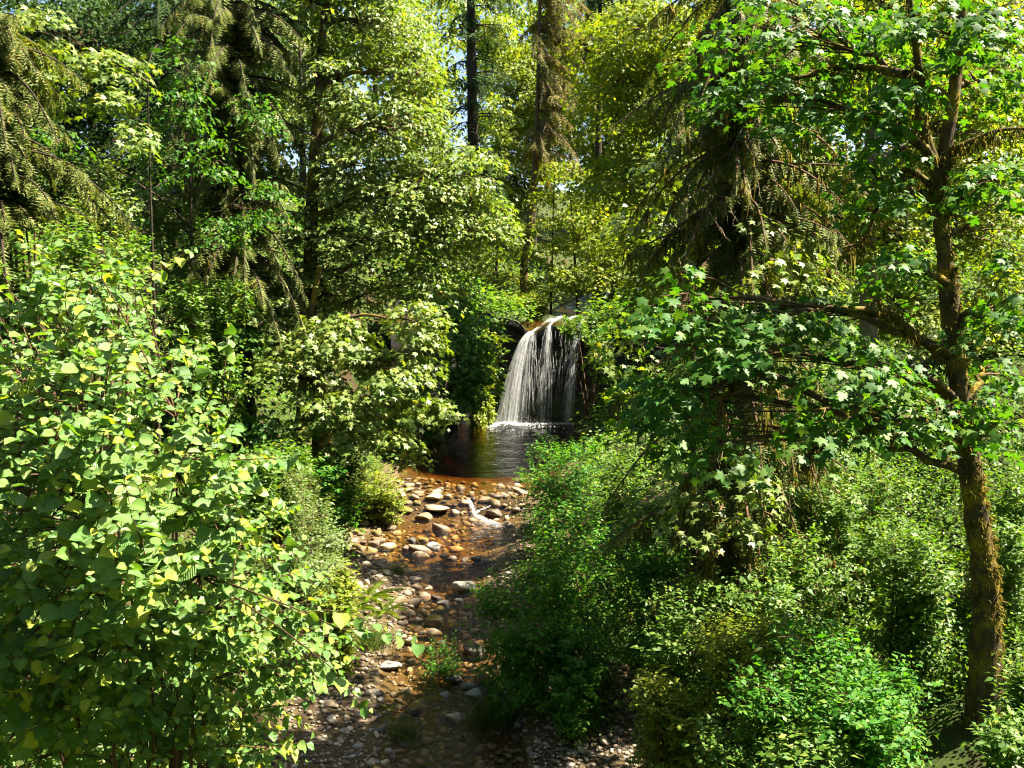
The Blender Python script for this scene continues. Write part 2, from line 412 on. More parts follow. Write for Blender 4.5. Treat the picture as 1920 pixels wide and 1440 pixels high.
def wl(y): return np.interp(y, [0, 12, 17, 19.5, 21, 22.5, 25, 27, 29, 30.4, 31.2, 60], [-1.9, -1.5, -1.25, -1.0, -.95, -.78, -.65, -.48, -.42, -.38, 0, 0])
def xc(y): return np.interp(y, [0, 16, 18.5, 20, 22.5, 25, 27, 30, 34, 40, 45, 60], [-1.5, -1.0, -1.2, -1.35, -1.5, -1.6, -2.3, -1.6, -1.2, -1.0, -.6, 0])
def hw(y): return np.interp(y, [0, 16, 18.5, 20, 22.5, 25, 27, 30, 31.5, 34, 40, 45, 60], [1.2, 1.4, 1.6, 1.5, 1.0, 1.1, 2.3, 2.2, 2.5, 3.0, 3.7, 3.4, 3.4])
def ycl(x): return np.maximum(47.6 - 0.10 * (x - 1.8) ** 2, 39.0)
def xu(y): return 2.2 + 0.28 * (y - 47.6)
def smooth(a, b, t):
    s = np.clip((t - a) / (b - a), 0, 1); return s * s * (3 - 2 * s)
def bank(d, s, cap): return cap * (1 - np.exp(-s * d / cap))

def h_low(x, y):
    t = x - xc(y); w = hw(y); a = np.abs(t)
    depth = np.interp(y, [0, 28, 30.8, 32.5, 34.5, 36.5, 39, 42, 60], [.22, .26, .12, .15, .26, .55, 1.4, 2.2, 1.8])
    inside = wl(y) - depth * np.clip(1 - (a / w) ** 2, 0, 1)
    d = np.maximum(a - w, 0)
    gl = np.interp(y, [0, 21, 24, 26, 29, 33, 60], [1.5, 1.6, 1.7, 1.0, .6, .3, .3]); gr = np.interp(y, [0, 18, 21, 24, 60], [2.6, 2.6, 1.0, .6, .4])
    g = np.where(t < 0, gl, gr)
    d1 = np.minimum(d, g); d2 = np.maximum(d - g, 0)
    sl = np.where(t < 0, 0.80, np.interp(y, [0, 12, 20, 40], [.42, .42, .55, .8]))
    rise = 0.10 * d1 + bank(d2, sl, 15.0)
    return inside + rise + bump(x, y) * (0.05 + 0.22 * np.clip(d2 / 2, 0, 1)) + 0.04 * bump(x, y, 0.15)

def h_up(x, y):
    t = x - xu(y); a = np.abs(t)
    z = 4.62 - 0.22 * np.clip(1 - (a / 2.0) ** 2, 0, 1) + bank(np.maximum(a - 2.2, 0), np.where(t < 0, .40, .55), 12.0)
    return z + 0.06 * np.maximum(y - 49, 0) + 0.18 * bump(x, y) * np.clip((a - 2.0) / 2, 0, 1)

def H(x, y):
    x = np.asarray(x, float); y = np.asarray(y, float)
    lo = h_low(x, y); up = h_up(x, y); yc = ycl(x)
    far_ = np.clip(np.abs(x - 1.8) - 4.5, 0, 6) / 6
    s = smooth(yc + 1.8 - 5 * far_, yc + 2.3 + 9 * far_, y)
    return lo * (1 - s) + np.maximum(up, lo) * s

def ground_at(px, py, water=True):
    """where the line of sight through this point of the photograph meets the ground or the water"""
    D = np.linspace(8, 70, 1551); a = W(px, py, 1.0) - np.array([0, 0, CAMZ])
    x = a[0] * D; z = CAMZ + a[2] * D
    g = H(x, D)
    if water: g = np.where((D < 46) & (np.abs(x - xc(D)) < hw(D) + .2), np.maximum(g, wl(D)), g)
    k = np.argmax(z <= g)
    return np.array([x[k], D[k], g[k]])

gx = np.concatenate([-np.geomspace(12, 420, 26)[::-1], np.arange(-11.8, 12, 0.22), np.geomspace(12, 420, 26)])
gy = np.concatenate([np.linspace(-120, 6, 12), np.arange(7, 52, 0.22), np.geomspace(52, 700, 40)])
X, Y = np.meshgrid(gx, gy)
Z = H(X, Y)
nx, ny = len(gx), len(gy)
i = (np.arange(ny - 1)[:, None] * nx + np.arange(nx - 1)[None]).ravel()
mb = MB(); mb.add(np.stack([X, Y, Z], -1).reshape(-1, 3), np.stack([i, i + 1, i + nx + 1, i + nx], -1))
tag(mb.build('ground', M['soil']), 'dark leaf-littered forest soil of the ravine', kind='structure')

def strip_patch(name, mat, test, lift, x0, x1, y0, y1, step, label, zf=None):
    """a thin bed laid over the ground where test() holds, its rim dipping below it"""
    gx = np.arange(x0, x1, step); gy = np.arange(y0, y1, step); X, Y = np.meshgrid(gx, gy)
    k = test(X, Y); lift = np.where(np.abs(X - xc(Y)) < hw(Y) - .15, .012, lift); Z = H(X, Y) + lift * np.clip(k * 3, -1, 1) + 0.03 * bump(X, Y, 0.12) * np.clip(k * 3, 0, 1)
    nx = len(gx); i = (np.arange(len(gy) - 1)[:, None] * nx + np.arange(nx - 1)[None])
    keep = (k[:-1, :-1] > -0.25)
    i = i[keep]
    mb = MB(); mb.add(np.stack([X, Y, Z], -1).reshape(-1, 3), np.stack([i, i + 1, i + nx + 1, i + nx], -1))
    return tag(mb.build(name, mat), label, kind='structure')

def bed_test(X, Y):
    d = np.abs(X - xc(Y)) - hw(Y)
    g = np.where(X < xc(Y), np.interp(Y, [0, 21, 24, 26, 29, 33, 60], [1.7, 1.9, 2.0, 1.2, .8, .4, .4]), np.interp(Y, [0, 18, 21, 24, 60], [2.8, 2.8, 1.2, .7, .5]))
    return g - d
bar_low = strip_patch('gravel_bar', M['gravel'], lambda x, y: np.minimum(bed_test(x, y), 22.2 - y), 0.05, -6, 4, 13, 22.5, 0.14, 'gravel bed of the creek in the foreground')
bar_mid = strip_patch('gravel_bar', M['gravel'], lambda x, y: np.minimum(bed_test(x, y), np.minimum(y - 22.2, 28.2 - y)), 0.05, -6.5, 2, 21.8, 28.6, 0.14, 'sunlit gravel bar beside the creek bend')
bar_top = strip_patch('gravel_bar', M['gravel'], lambda x, y: np.minimum(bed_test(x, y), np.minimum(y - 28.2, 41 - y)), 0.05, -6, 4, 27.8, 41.5, 0.16, 'gravel sill at the outlet of the pool')

# water bodies: closed shells, the ground dips inside them
def water_body(name, mat, y0, y1, dy, label, lat=24, zfun=wl, cf=xc, wf=hw, deep=3.0, rough=0.0):
    ys = np.arange(y0, y1 + 1e-6, dy); u = np.linspace(-1, 1, lat)
    Yg = np.repeat(ys[:, None], lat, 1); Xg = cf(Yg) + (wf(Yg) + 0.35) * u[None]
    Zt = zfun(Yg) + rough * bump(Xg, Yg, 0.1)
    n = len(ys); top = np.stack([Xg, Yg, Zt], -1).reshape(-1, 3); bot = top - np.array([0, 0, deep])
    i = (np.arange(n - 1)[:, None] * lat + np.arange(lat - 1)[None]).ravel(); o = n * lat
    f = [np.stack([i, i + 1, i + lat + 1, i + lat], -1), np.stack([i + o + lat, i + o + lat + 1, i + o + 1, i + o], -1)]
    k = np.arange(n - 1) * lat; r = k + lat - 1; c = np.arange(lat - 1); e = (n - 1) * lat + c
    f += [np.stack([k, k + lat, k + lat + o, k + o], -1), np.stack([r + lat, r, r + o, r + lat + o], -1),
          np.stack([c + 1, c, c + o, c + 1 + o], -1), np.stack([e, e + 1, e + 1 + o, e + o], -1)]
    mb = MB(); mb.add(np.vstack([top, bot]), np.vstack(f))
    return tag(mb.build(name, mat), label, kind='structure')
water_body('creek_water', M['creek'], 12.0, 49.0, 0.16, 'dark amber-brown water of the pool and the creek below it', rough=0.02)

# cliff behind the fall: an undercut amphitheatre of wet rock
def cliff_top(xs):
    lipz = np.interp(xs, [-10, -2, .3, .8, 1.15, 1.6, 2.2, 3.6, 5, 12], [7.0, 5.4, 4.7, 4.15, 4.15, 4.42, 4.58, 4.6, 5.0, 8.0])
    return np.minimum(h_up(xs, ycl(xs) + 2.6) - 0.05, lipz)
def build_cliff():
    xs = np.arange(-5.2, 7.61, 0.16); nv = 26
    top = h_up(xs, ycl(xs) + 2.6) - 0.05
    lipz = np.interp(xs, [-10, -2, .3, .8, 1.15, 1.6, 2.2, 3.6, 5, 12], [7.0, 5.4, 4.7, 4.15, 4.15, 4.42, 4.58, 4.6, 5.0, 8.0]); top = np.minimum(top, lipz)
    v = []
    for k in range(nv):
        t = k / (nv - 1)
        z = -1.6 + (top + 1.6) * t
        under = np.exp(-((xs - 1.8) / 3.6) ** 2) * 1.25 * np.sin(math.pi * np.clip((t - .1) / .86, 0, 1)) ** .7
        jag = 0.30 * bump(xs * 1.0, np.full_like(xs, k * 0.45), 0.35) + 0.22 * np.round(bump(xs, np.full_like(xs, k * .8), 0.5) * 2.5) / 2.5
        v.append(np.column_stack([xs, ycl(xs) + under + jag * (1 - 0.6 * (k == nv - 1)), z]))
    for k, b in enumerate((0.6, 1.4, 2.0, 2.9)):
        v.append(np.column_stack([xs, ycl(xs) + b, np.maximum(top + (0.02, .2, .35, .4)[k], h_up(xs, ycl(xs) + b) - 0.03 * (k > 1)) * (k > 0) + (top + .05) * (k == 0) + 0.05 * bump(xs, np.full_like(xs, b), .2)]))
    v = np.array(v); n = len(xs); r = len(v)
    i = (np.arange(r - 1)[:, None] * n + np.arange(n - 1)[None]).ravel()
    mb = MB(); mb.add(v.reshape(-1, 3), np.stack([i, i + 1, i + n + 1, i + n], -1))
    return tag(mb.build('cliff', M['rock_wet'], smooth=False), 'wet black undercut rock face behind the waterfall', kind='structure')
build_cliff()
water_body('upper_creek_water', M['creek'], 47.7, 74, 0.5, 'shallow creek sliding towards the lip of the waterfall', 12, lambda y: 4.66 + 0.06 * np.maximum(y - 49, 0), xu, lambda y: 1.7 + 0 * y, 0.6, 0.03)

# ------------------------------------------------------------------ waterfall
def streaks(n, x0, x1, vx, vy, t0=(0, .75), ln=(.12, .45), r=(.006, .018), lipz=4.70, bias=1.0):
    """falling threads: parabolas from the lip, broken into streaks"""
    u = RNG.random(n) ** bias
    a = RNG.uniform(x0, x1, n); vx_ = vx[0] + (vx[1] - vx[0]) * u + RNG.normal(0, .05, n); vy_ = RNG.uniform(*vy, n)
    Tm = math.sqrt(2 * (lipz - 0.0) / 9.81)
    s = RNG.uniform(*t0, n) * Tm; e = np.minimum(s + RNG.uniform(*ln, n) * Tm, Tm * 1.0)
    K = 9; t = s[:, None] + (e - s)[:, None] * np.linspace(0, 1, K)
    y0 = ycl(a) - 0.05
    P = np.stack([a[:, None] + vx_[:, None] * t, y0[:, None] + vy_[:, None] * t, lipz - 4.905 * t ** 2], -1)
    P += RNG.normal(0, .012, P.shape) * t[..., None]
    w = RNG.uniform(*r, n)[:, None] * (np.sin(np.linspace(0.12, math.pi - .12, K)) ** .6)
    return P, w

def sheet_mat(name, fade):
    """a thin falling sheet torn into streaks"""
    m, nt, out = new_mat(name); L = nt.links.new
    tc = N(nt, 'ShaderNodeTexCoord'); sp = N(nt, 'ShaderNodeSeparateXYZ'); L(tc.outputs['UV'], sp.inputs[0])
    mp = N(nt, 'ShaderNodeMapping'); mp.inputs['Scale'].default_value = (26, 2.2, 1); L(tc.outputs['UV'], mp.inputs[0])
    n1 = N(nt, 'ShaderNodeTexNoise', i_Scale=1.6, i_Detail=6.0, i_Roughness=.7, i_Distortion=.25); L(mp.outputs[0], n1.inputs[0])
    k = ramp(nt, [(.30, (.1, .1, .1)), (.68, (1, 1, 1))]); L(n1.outputs[0], k.inputs[0])
    e = ramp(nt, [(p, (v, v, v)) for p, v in fade]); L(sp.outputs[0], e.inputs[0])
    mu = N(nt, 'ShaderNodeMath', operation='MULTIPLY'); L(k.outputs[0], mu.inputs[0]); L(e.outputs[0], mu.inputs[1])
    d = N(nt, 'ShaderNodeBsdfDiffuse'); d.inputs[0].default_value = (.85, .86, .87, 1)
    tl = N(nt, 'ShaderNodeBsdfTranslucent'); tl.inputs[0].default_value = (.85, .86, .87, 1)
    m1 = N(nt, 'ShaderNodeMixShader', i_0=.45); L(d.outputs[0], m1.inputs[1]); L(tl.outputs[0], m1.inputs[2])
    t = N(nt, 'ShaderNodeBsdfTransparent'); m2 = N(nt, 'ShaderNodeMixShader'); L(mu.outputs[0], m2.inputs[0]); L(t.outputs[0], m2.inputs[1]); L(m1.outputs[0], m2.inputs[2])
    L(m2.outputs[0], out.inputs[0]); return m

def build_fall():
    root = tag(empty('waterfall', (1.0, 46.5, 0)), 'white waterfall fanning over an undercut ledge into the dark pool', 'waterfall')
    def part(name, groups):
        mb = MB()
        for P, w in groups: mb.add(*tubes(P, w, 3))
        return mb.build(name, M['white'], root)
    # slide over the ledge before the water lets go
    def slide(n, xa, ya, xb, za=4.90, zb=4.66, wd=.14):
        a = np.column_stack([np.full(n, xa) + RNG.normal(0, wd, n), np.full(n, ya) + RNG.normal(0, .1, n), np.full(n, za) + RNG.normal(0, .02, n)])
        c = np.column_stack([np.full(n, xb) + RNG.normal(0, wd * .45, n), ycl(np.full(n, xb)) - 0.05 + RNG.normal(0, .03, n), np.full(n, zb) + RNG.normal(0, .02, n)])
        b = (a + c) / 2 + np.array([0, 0, .06])
        return bez(a, b, c, 8), np.full((n, 8), .006)
    q = 4.25
    def sheet(name, x0, x1, vx, vy, lipz, fade):
        nu, nt_ = 30, 26; u = np.linspace(0, 1, nu)[None]; t = np.linspace(0, 1, nt_)[:, None] * math.sqrt(2 * lipz / 9.81)
        vx_ = vx[0] + (vx[1] - vx[0]) * u; a = x0 + (x1 - x0) * u
        P = np.stack([a + vx_ * t, ycl(a) - .05 + (vy + .22 * np.sin(u * 9) + .1 * np.sin(u * 23)) * t, lipz - 4.905 * t ** 2 + 0 * u], -1)
        i = (np.arange(nt_ - 1)[:, None] * nu + np.arange(nu - 1)[None]).ravel()
        mb = MB(); mb.add(P.reshape(-1, 3), np.stack([i, i + 1, i + nu + 1, i + nu], -1), np.stack([np.repeat(u, nt_, 0), np.repeat(t / t.max(), nu, 1)], -1).reshape(-1, 2))
        return mb.build(name, sheet_mat(name + '_water', fade), root, uv=True)
    sheet('main_sheet', .90, 1.12, (-1.80, -.25), -1.15, q, [(0, .2), (.06, .95), (.35, .9), (.6, .45), (1, .05)])
    sheet('second_sheet', 1.70, 1.92, (-.75, .05), -.9, 4.55, [(0, .0), (.4, .35), (1, .0)])
    sheet('right_sheet', 3.15, 3.42, (-.9, -.4), -1.1, 4.66, [(0, .0), (.5, .45), (1, .0)])
    part('main_plume', [streaks(520, .92, 1.1, (-1.75, 0.35), (-1.5, -.8), (.05, .85), (.05, .2), (.002, .006), q, 2.2), streaks(900, .92, 1.05, (-1.78, -.95), (-1.6, -.9), (0, .85), (.05, .2), (.002, .006), q, 1.4), slide(24, 2.0, 48.3, 1.0, 4.80, q, .12)])
    part('second_strand', [streaks(50, 1.7, 1.9, (-.75, .1), (-1.3, -.6), (.1, .85), (.08, .22), (.004, .009), 4.55), streaks(50, 1.75, 1.88, (-.5, -.25), (-1.2, -.8), (0, .3), (.1, .3), (.003, .008), 4.55), slide(20, 2.4, 48.4, 1.82, 4.9, 4.55, .08)])
    part('veil', [streaks(60, 1.2, 3.2, (-.6, 0), (-1.2, -.5), (.3, .85), (.06, .18), (.003, .007))])
    part('third_strand', [streaks(24, 2.45, 2.65, (-.6, -.1), (-1.2, -.5), (0, .8), (.08, .25), (.002, .006)), slide(14, 3.0, 48.3, 2.55, wd=.08)])
    part('right_strand', [streaks(80, 3.15, 3.4, (-.9, -.45), (-1.4, -.8), (0, .8), (.1, .3), (.002, .008)), slide(16, 3.6, 48.2, 3.3, wd=.08)])
    # foam where it lands, spray above it
    mb = MB(); c = 4200
    rr = np.abs(RNG.normal(0, 1, c)) ** 1.2; th = RNG.uniform(0, 6.283, c)
    pos = np.column_stack([-.35 + .55 * rr * np.cos(th) + .08 * rr ** 2, 45.55 + .62 * rr * np.sin(th), .012 + .16 * np.exp(-rr * 2.4) + RNG.random(c) * .015])
    pos = np.vstack([pos, np.column_stack([RNG.uniform(.4, 3.0, 500), RNG.normal(46.0, .16, 500), .012 + RNG.random(500) * .02])])
    place(mb, LEAF_OVAL, pos, nrm(rnd(len(pos)) * np.array([1, 1, .1])), nrm(np.array([0, 0, 1.0]) + rnd(len(pos), .25)), RNG.uniform(.02, .10, len(pos)), RNG.uniform(.8, 1.8, len(pos)))
    mb.build('foam', M['foam'], root, kind='stuff')
    mb = MB(); c = 1600
    pos = np.column_stack([RNG.normal(-.3, .55, c), RNG.normal(45.7, .35, c), np.abs(RNG.normal(0, .32, c)) + .03])
    pos2 = np.column_stack([RNG.uniform(.6, 3.2, 400), RNG.normal(46.1, .3, 400), np.abs(RNG.normal(0, .10, 400)) + .02]); pos = np.vstack([pos, pos2])
    place(mb, LEAF_OVAL, pos, rnd(len(pos)), rnd(len(pos)), RNG.uniform(.01, .035, len(pos)))
    mb.build('spray', M['foam'], root, kind='stuff')
build_fall()

def build_cascade():
    root = tag(empty('cascade', (-1.1, 30.8, -.3)), 'small white cascade spilling between stones at the pool outlet', 'cascade')
    mb = MB()
    for (pts, n, w) in (([(878, 936), (886, 950), (892, 966), (915, 978)], 22, .06), ([(892, 968), (915, 978), (935, 988)], 20, .13), ([(920, 950), (900, 958), (890, 963)], 8, .05), ([(915, 978), (945, 990)], 12, .12)):
        ctr = []
        for (a, b) in pts:
            g = ground_at(a, b); ctr.append([g[0], g[1], max(g[2], wl(g[1])) + .02])
        ctr = resample(ctr, 14)
        k = n * 26; t = RNG.random(k) * 12.99; i0 = t.astype(int); u = (t - i0)[:, None]
        pos = ctr[i0] * (1 - u) + ctr[i0 + 1] * u; tan = ctr[i0 + 1] - ctr[i0]
        pos = pos + RNG.normal(0, 1, (k, 3)) * np.array([w, w, .012]) * (.4 + .6 * t[:, None] / 13)
        place(mb, LEAF_OVAL, pos, nrm(nrm(tan) + rnd(k, .35)), nrm(np.array([0, -.3, 1.0]) + rnd(k, .3)), RNG.uniform(.015, .06, k), RNG.uniform(.3, .9, k))
    mb.build('white_water', M['foam'], root, kind='stuff')
build_cascade()

# ------------------------------------------------------------------ stones
def rock_mesh(seed, sub, mat, squash=0.62, jag=0.16, blocky=0.0):
    r = np.random.default_rng(seed)
    import bmesh
    bm = bmesh.new(); bmesh.ops.create_icosphere(bm, subdivisions=sub, radius=1.0)
    co = np.array([v.co for v in bm.verts]); fa = np.array([[v.index for v in f.verts] for f in bm.faces]); bm.free()
    if blocky: co = np.sign(co) * np.abs(co) ** (1 - blocky); 
    disp = np.zeros(len(co))
    for k in range(7):
        d = nrm(r.normal(0, 1, 3)); disp += np.sin(co @ d * (1.3 + .9 * k) + r.uniform(0, 6)) / (1 + .6 * k)
    co = co * (1 + jag * disp[:, None] * .6)
    for k in range(9):                       # broken and worn flats
        d = nrm(r.normal(0, 1, 3)); lim = r.uniform(.5, .82); a = co @ d
        co = co - np.maximum(a - lim, 0)[:, None] * d * .85
    co *= np.array([1, r.uniform(.7, .95), squash * r.uniform(.85, 1.15)])
    mb = MB(); mb.add(co, fa)
    return mb.mesh('stone', M[mat], True)

ROCKS = {m: [rock_mesh(7 * k + 31 * j, 3, m, .62, .24, .12 + .3 * (k % 2)) for k in range(4)] for j, m in enumerate(('rock_tan', 'rock_grey', 'rock_brown', 'rock_moss', 'rock_wet'))}
COB = {m: [rock_mesh(200 + 5 * k + 17 * j, 2, m, .58, .16, .1) for k in range(3)] for j, m in enumerate(('rock_tan', 'rock_grey', 'rock_brown', 'rock_moss'))}
_rk = [0]
BOULDERS = []
def boulder(px, py, w, h, mat, label, tilt=0.12, hk=None):
    """a stone whose middle stands at (px, py) in the photograph, w by h pixels"""
    g = ground_at(px, py + 0.32 * h)
    k = _rk[0]; _rk[0] += 1
    o = bpy.data.objects.new('boulder', ROCKS[mat][k % 4]); COL.objects.link(o)
    s = w / F * g[1] / 2 * 1.15
    bx, by = g[0], g[1] + s * .35
    bed = float(H(bx, by)) - .04; top = max(g[2], bed + .04) + s * .62 * (hk or min(1.5, max(.6, 1.25 * h / w)))
    hz = min((top - bed) / 2 / .60, s * 1.05); o.scale = (s, s * 0.9, hz)
    r = random.Random(k)
    o.rotation_euler = (r.uniform(-tilt, tilt), r.uniform(-tilt, tilt), r.choice((0, 3.14)) + r.uniform(-.5, .5))
    o.location = (bx, by, top - hz * .6)
    tag(o, label, 'boulder' if w > 26 else 'stone', 'stones standing in the creek')
    BOULDERS.append((g[0], g[1] + s * .35, s))
B = boulder
B(813, 952, 56, 27, 'rock_tan', 'broad flat tan boulder at the pool outlet, largest of the sunlit group')
B(792, 964, 31, 25, 'rock_tan', 'blocky tan boulder just in front of the broad flat boulder')
B(759, 955, 35, 22, 'rock_moss', 'golden mossy boulder left of the blocky tan boulder')
B(764, 940, 17, 16, 'rock_moss', 'small round mossy stone under the edge of the round bush')
B(781, 941, 16, 15, 'rock_moss', 'small mossy stone against the back of the broad flat boulder')
B(735, 967, 17, 16, 'rock_tan', 'pale stone at the water edge below the round bush')
B(734, 987, 23, 15, 'rock_tan', 'pale rounded stone beside the mossy log')
B(703, 995, 26, 16, 'rock_moss', 'round brown mossy stone beneath the mossy log')
B(828, 985, 34, 20, 'rock_brown', 'dark wet boulder in mid-creek below the blocky tan boulder')
B(810, 928, 30, 17, 'rock_tan', 'flat tan slab half under water behind the broad flat boulder')
B(871, 939, 21, 11, 'rock_tan', 'pale flat stone just left of the top of the small cascade')
B(842, 927, 17, 8, 'rock_tan', 'small pale stone awash at the pool lip')
B(852, 958, 20, 14, 'rock_tan', 'tan stone between the broad flat boulder and the cascade')
B(926, 960, 40, 24, 'rock_brown', 'dark wet boulder right of the small cascade')
B(954, 982, 24, 16, 'rock_tan', 'pale stone at the foot of the small cascade, by the right bank')
B(905, 935, 24, 9, 'rock_tan', 'low tan stone awash right of the cascade top')
B(700, 1015, 20, 17, 'rock_brown', 'dark stone below the round brown mossy stone')
B(727, 1020, 34, 11, 'rock_tan', 'long flat pale stone lying left of the midstream heap')
B(771, 1010, 20, 17, 'rock_grey', 'pale upright stone at the top left of the midstream heap')
B(793, 1008, 23, 13, 'rock_moss', 'mossy stone crowning the midstream heap')
B(787, 1024, 40, 25, 'rock_brown', 'largest dark boulder in the middle of the midstream heap')
B(760, 1027, 18, 17, 'rock_brown', 'brown stone at the left end of the midstream heap')
B(786, 1038, 32, 10, 'rock_tan', 'flat pale stone at the front of the midstream heap')
B(816, 1022, 28, 20, 'rock_grey', 'grey stone at the right side of the midstream heap')
B(831, 1039, 16, 12, 'rock_tan', 'first small tan stone in the row running right from the midstream heap')
B(845, 1044, 20, 12, 'rock_tan', 'pale speckled stone second in the row across the creek')
B(870, 1046, 18, 12, 'rock_brown', 'dark stone third in the row across the creek')
B(891, 1044, 22, 14, 'rock_grey', 'smooth blue-grey stone fourth in the row across the creek')
B(910, 1050, 20, 12, 'rock_grey', 'grey stone ending the row across the creek, under the alder leaves')
B(674, 1052, 26, 21, 'rock_brown', 'round brown boulder at the left water edge above the white stones')
B(707, 1053, 36, 17, 'rock_brown', 'dark brown boulder right of the round brown one, above the white stones')
B(679, 1064, 22, 10, 'rock_tan', 'leftmost of the sun-bleached stones on the gravel bar')
B(727, 1067, 36, 13, 'rock_tan', 'long sun-bleached stone at the top of the gravel bar')
B(722, 1088, 22, 12, 'rock_tan', 'sun-bleached stone in the middle of the gravel bar')
B(776, 1084, 26, 10, 'rock_tan', 'small sun-bleached stone at the water edge of the gravel bar')
B(780, 1096, 30, 19, 'rock_tan', 'largest sun-bleached stone, at the water edge of the gravel bar')
B(734, 1104, 24, 13, 'rock_tan', 'sun-bleached stone behind the fern clump')
B(801, 1101, 17, 9, 'rock_tan', 'small pale stone lying in the water right of the bleached stones')
B(777, 1124, 34, 25, 'rock_brown', 'large round brown boulder below the bleached stones')
B(798, 1114, 27, 14, 'rock_brown', 'brown stone touching the back of the large round brown boulder')
B(819, 1118, 21, 14, 'rock_brown', 'brown stone in the water right of the large round brown boulder')
B(832, 1128, 28, 13, 'rock_grey', 'low grey stone in the row below the bleached stones')
B(861, 1124, 20, 12, 'rock_grey', 'grey stone at the right end of the row, near the alder')
B(874, 1094, 44, 34, 'rock_grey', 'large angular grey boulder in dark water left of the alder', hk=1.0)
B(817, 1155, 38, 23, 'rock_moss', 'rounded moss-flecked boulder in the narrow channel')
B(824, 1139, 30, 15, 'rock_moss', 'mossy stone just behind the moss-flecked boulder')
B(811, 1182, 30, 17, 'rock_tan', 'pale tan boulder below the moss-flecked boulder')
B(791, 1184, 18, 13, 'rock_brown', 'small brown stone left of the pale tan boulder')
B(850, 1171, 28, 13, 'rock_moss', 'mossy stone right of the narrow channel')
B(824, 1203, 18, 11, 'rock_tan', 'small pinkish stone in front of the pale tan boulder')
B(725, 1249, 52, 19, 'rock_grey', 'wide flat grey boulder under the tip of the hazel branch')
B(707, 1297, 28, 18, 'rock_grey', 'round grey stone below the wide flat grey boulder')
B(853, 1268, 34, 24, 'rock_grey', 'pale grey boulder left of the dark mossy boulder')
B(905, 1262, 50, 42, 'rock_moss', 'dark mossy boulder beside the lower trickle', hk=.95)
B(893, 1216, 56, 32, 'rock_brown', 'dark boulder under the overhanging alder branches')
B(880, 1284, 28, 19, 'rock_grey', 'rounded grey stone in front of the dark mossy boulder')
B(893, 1297, 38, 19, 'rock_grey', 'long grey boulder low in the foreground creek bed')
B(780, 1318, 44, 36, 'rock_moss', 'large blocky mossy boulder at the bottom of the picture', hk=.9)
B(616, 1321, 40, 28, 'rock_tan', 'large pale pinkish boulder at bottom left under the hazel')
B(854, 1340, 34, 22, 'rock_tan', 'tan boulder at the bottom edge left of the grass tuft')
B(835, 1302, 22, 14, 'rock_grey', 'small grey stone right of the large blocky mossy boulder')
B(688, 1352, 34, 16, 'rock_tan', 'pale stone at the bottom edge near the hazel leaves')
B(935, 1205, 30, 18, 'rock_brown', 'brown stone half hidden beneath the alder')
B(818, 796, 22, 9, 'rock_tan', 'tan stone on the far left shore of the pool, nearest the leaning maple')
B(845, 793, 26, 10, 'rock_brown', 'brown stone on the far left shore of the pool, second from the maple')
B(872, 790, 22, 10, 'rock_tan', 'tan stone on the far shore of the pool midway to the waterfall')
B(900, 788, 24, 11, 'rock_brown', 'dark stone on the far shore just left of the waterfall foam')
B(1041, 790, 22, 16, 'rock_wet', 'black rock standing at the foot of the waterfall')

# loose cobbles belong to their gravel beds
def cobbles(parent, n, regions, mats, size):
    k = 0; tries = 0
    pts = []
    while k < n and tries < n * 6:
        tries += 1
        a, b, c, d = regions[RNG.integers(len(regions))]
        px, py = RNG.uniform(a, b), RNG.uniform(c, d)
        g = ground_at(px, py); s = RNG.uniform(*size) * (0.7 + .6 * RNG.random() ** 3)
        if any((g[0] - q[0]) ** 2 + (g[1] - q[1]) ** 2 < (s + q[2]) ** 2 * .55 for q in BOULDERS + pts): continue
        pts.append((g[0], g[1], s))
        m = mats[RNG.integers(len(mats))]
        o = bpy.data.objects.new('cobble', COB[m][RNG.integers(3)]); COL.objects.link(o); o.parent = parent
        o.location = (g[0], g[1], float(H(g[0], g[1])) + s * .33); o.scale = (s, s * RNG.uniform(.75, 1), s * RNG.uniform(.7, 1.2))
        o.rotation_euler = (RNG.uniform(-.3, .3), RNG.uniform(-.3, .3), RNG.uniform(0, 6.28)); k += 1
cobbles(bar_low, 290, [(590, 760, 1285, 1430), (700, 900, 1220, 1440), (900, 1180, 1290, 1430), (820, 960, 1290, 1440)], ['rock_grey', 'rock_tan', 'rock_grey', 'rock_brown'], (.07, .16))
cobbles(bar_mid, 230, [(650, 800, 1058, 1115), (740, 880, 1110, 1215), (650, 790, 1060, 1110), (780, 900, 1140, 1240)], ['rock_tan', 'rock_tan', 'rock_brown', 'rock_tan'], (.09, .20))
cobbles(bar_top, 240, [(750, 980, 893, 935), (740, 980, 920, 960), (680, 860, 985, 1030), (640, 760, 1000, 1060), (840, 960, 940, 1000)], ['rock_tan', 'rock_brown', 'rock_moss', 'rock_tan'], (.10, .22))

def build_log():
    root = tag(empty('fallen_log', ground_at(702, 990)), 'short mossy log lying on the left bank below the round bush', 'log')
    P = resample([ground_at(672, 988) + (0, .5, .25), ground_at(702, 990) + (0, .3, .28), ground_at(732, 984) + (0, .2, .24)], 14)
    mb = MB(); v, q = tubes(P, np.full(14, .10) + RNG.normal(0, .01, 14), 9); mb.add(v, q)
    mb.add(v[:9], np.array([(0, k, k + 1) for k in range(1, 8)])); mb.add(v[-9:], np.array([(0, k + 1, k) for k in range(1, 8)]))
    mb.build('trunk', M['bark_moss'], root)
build_log()

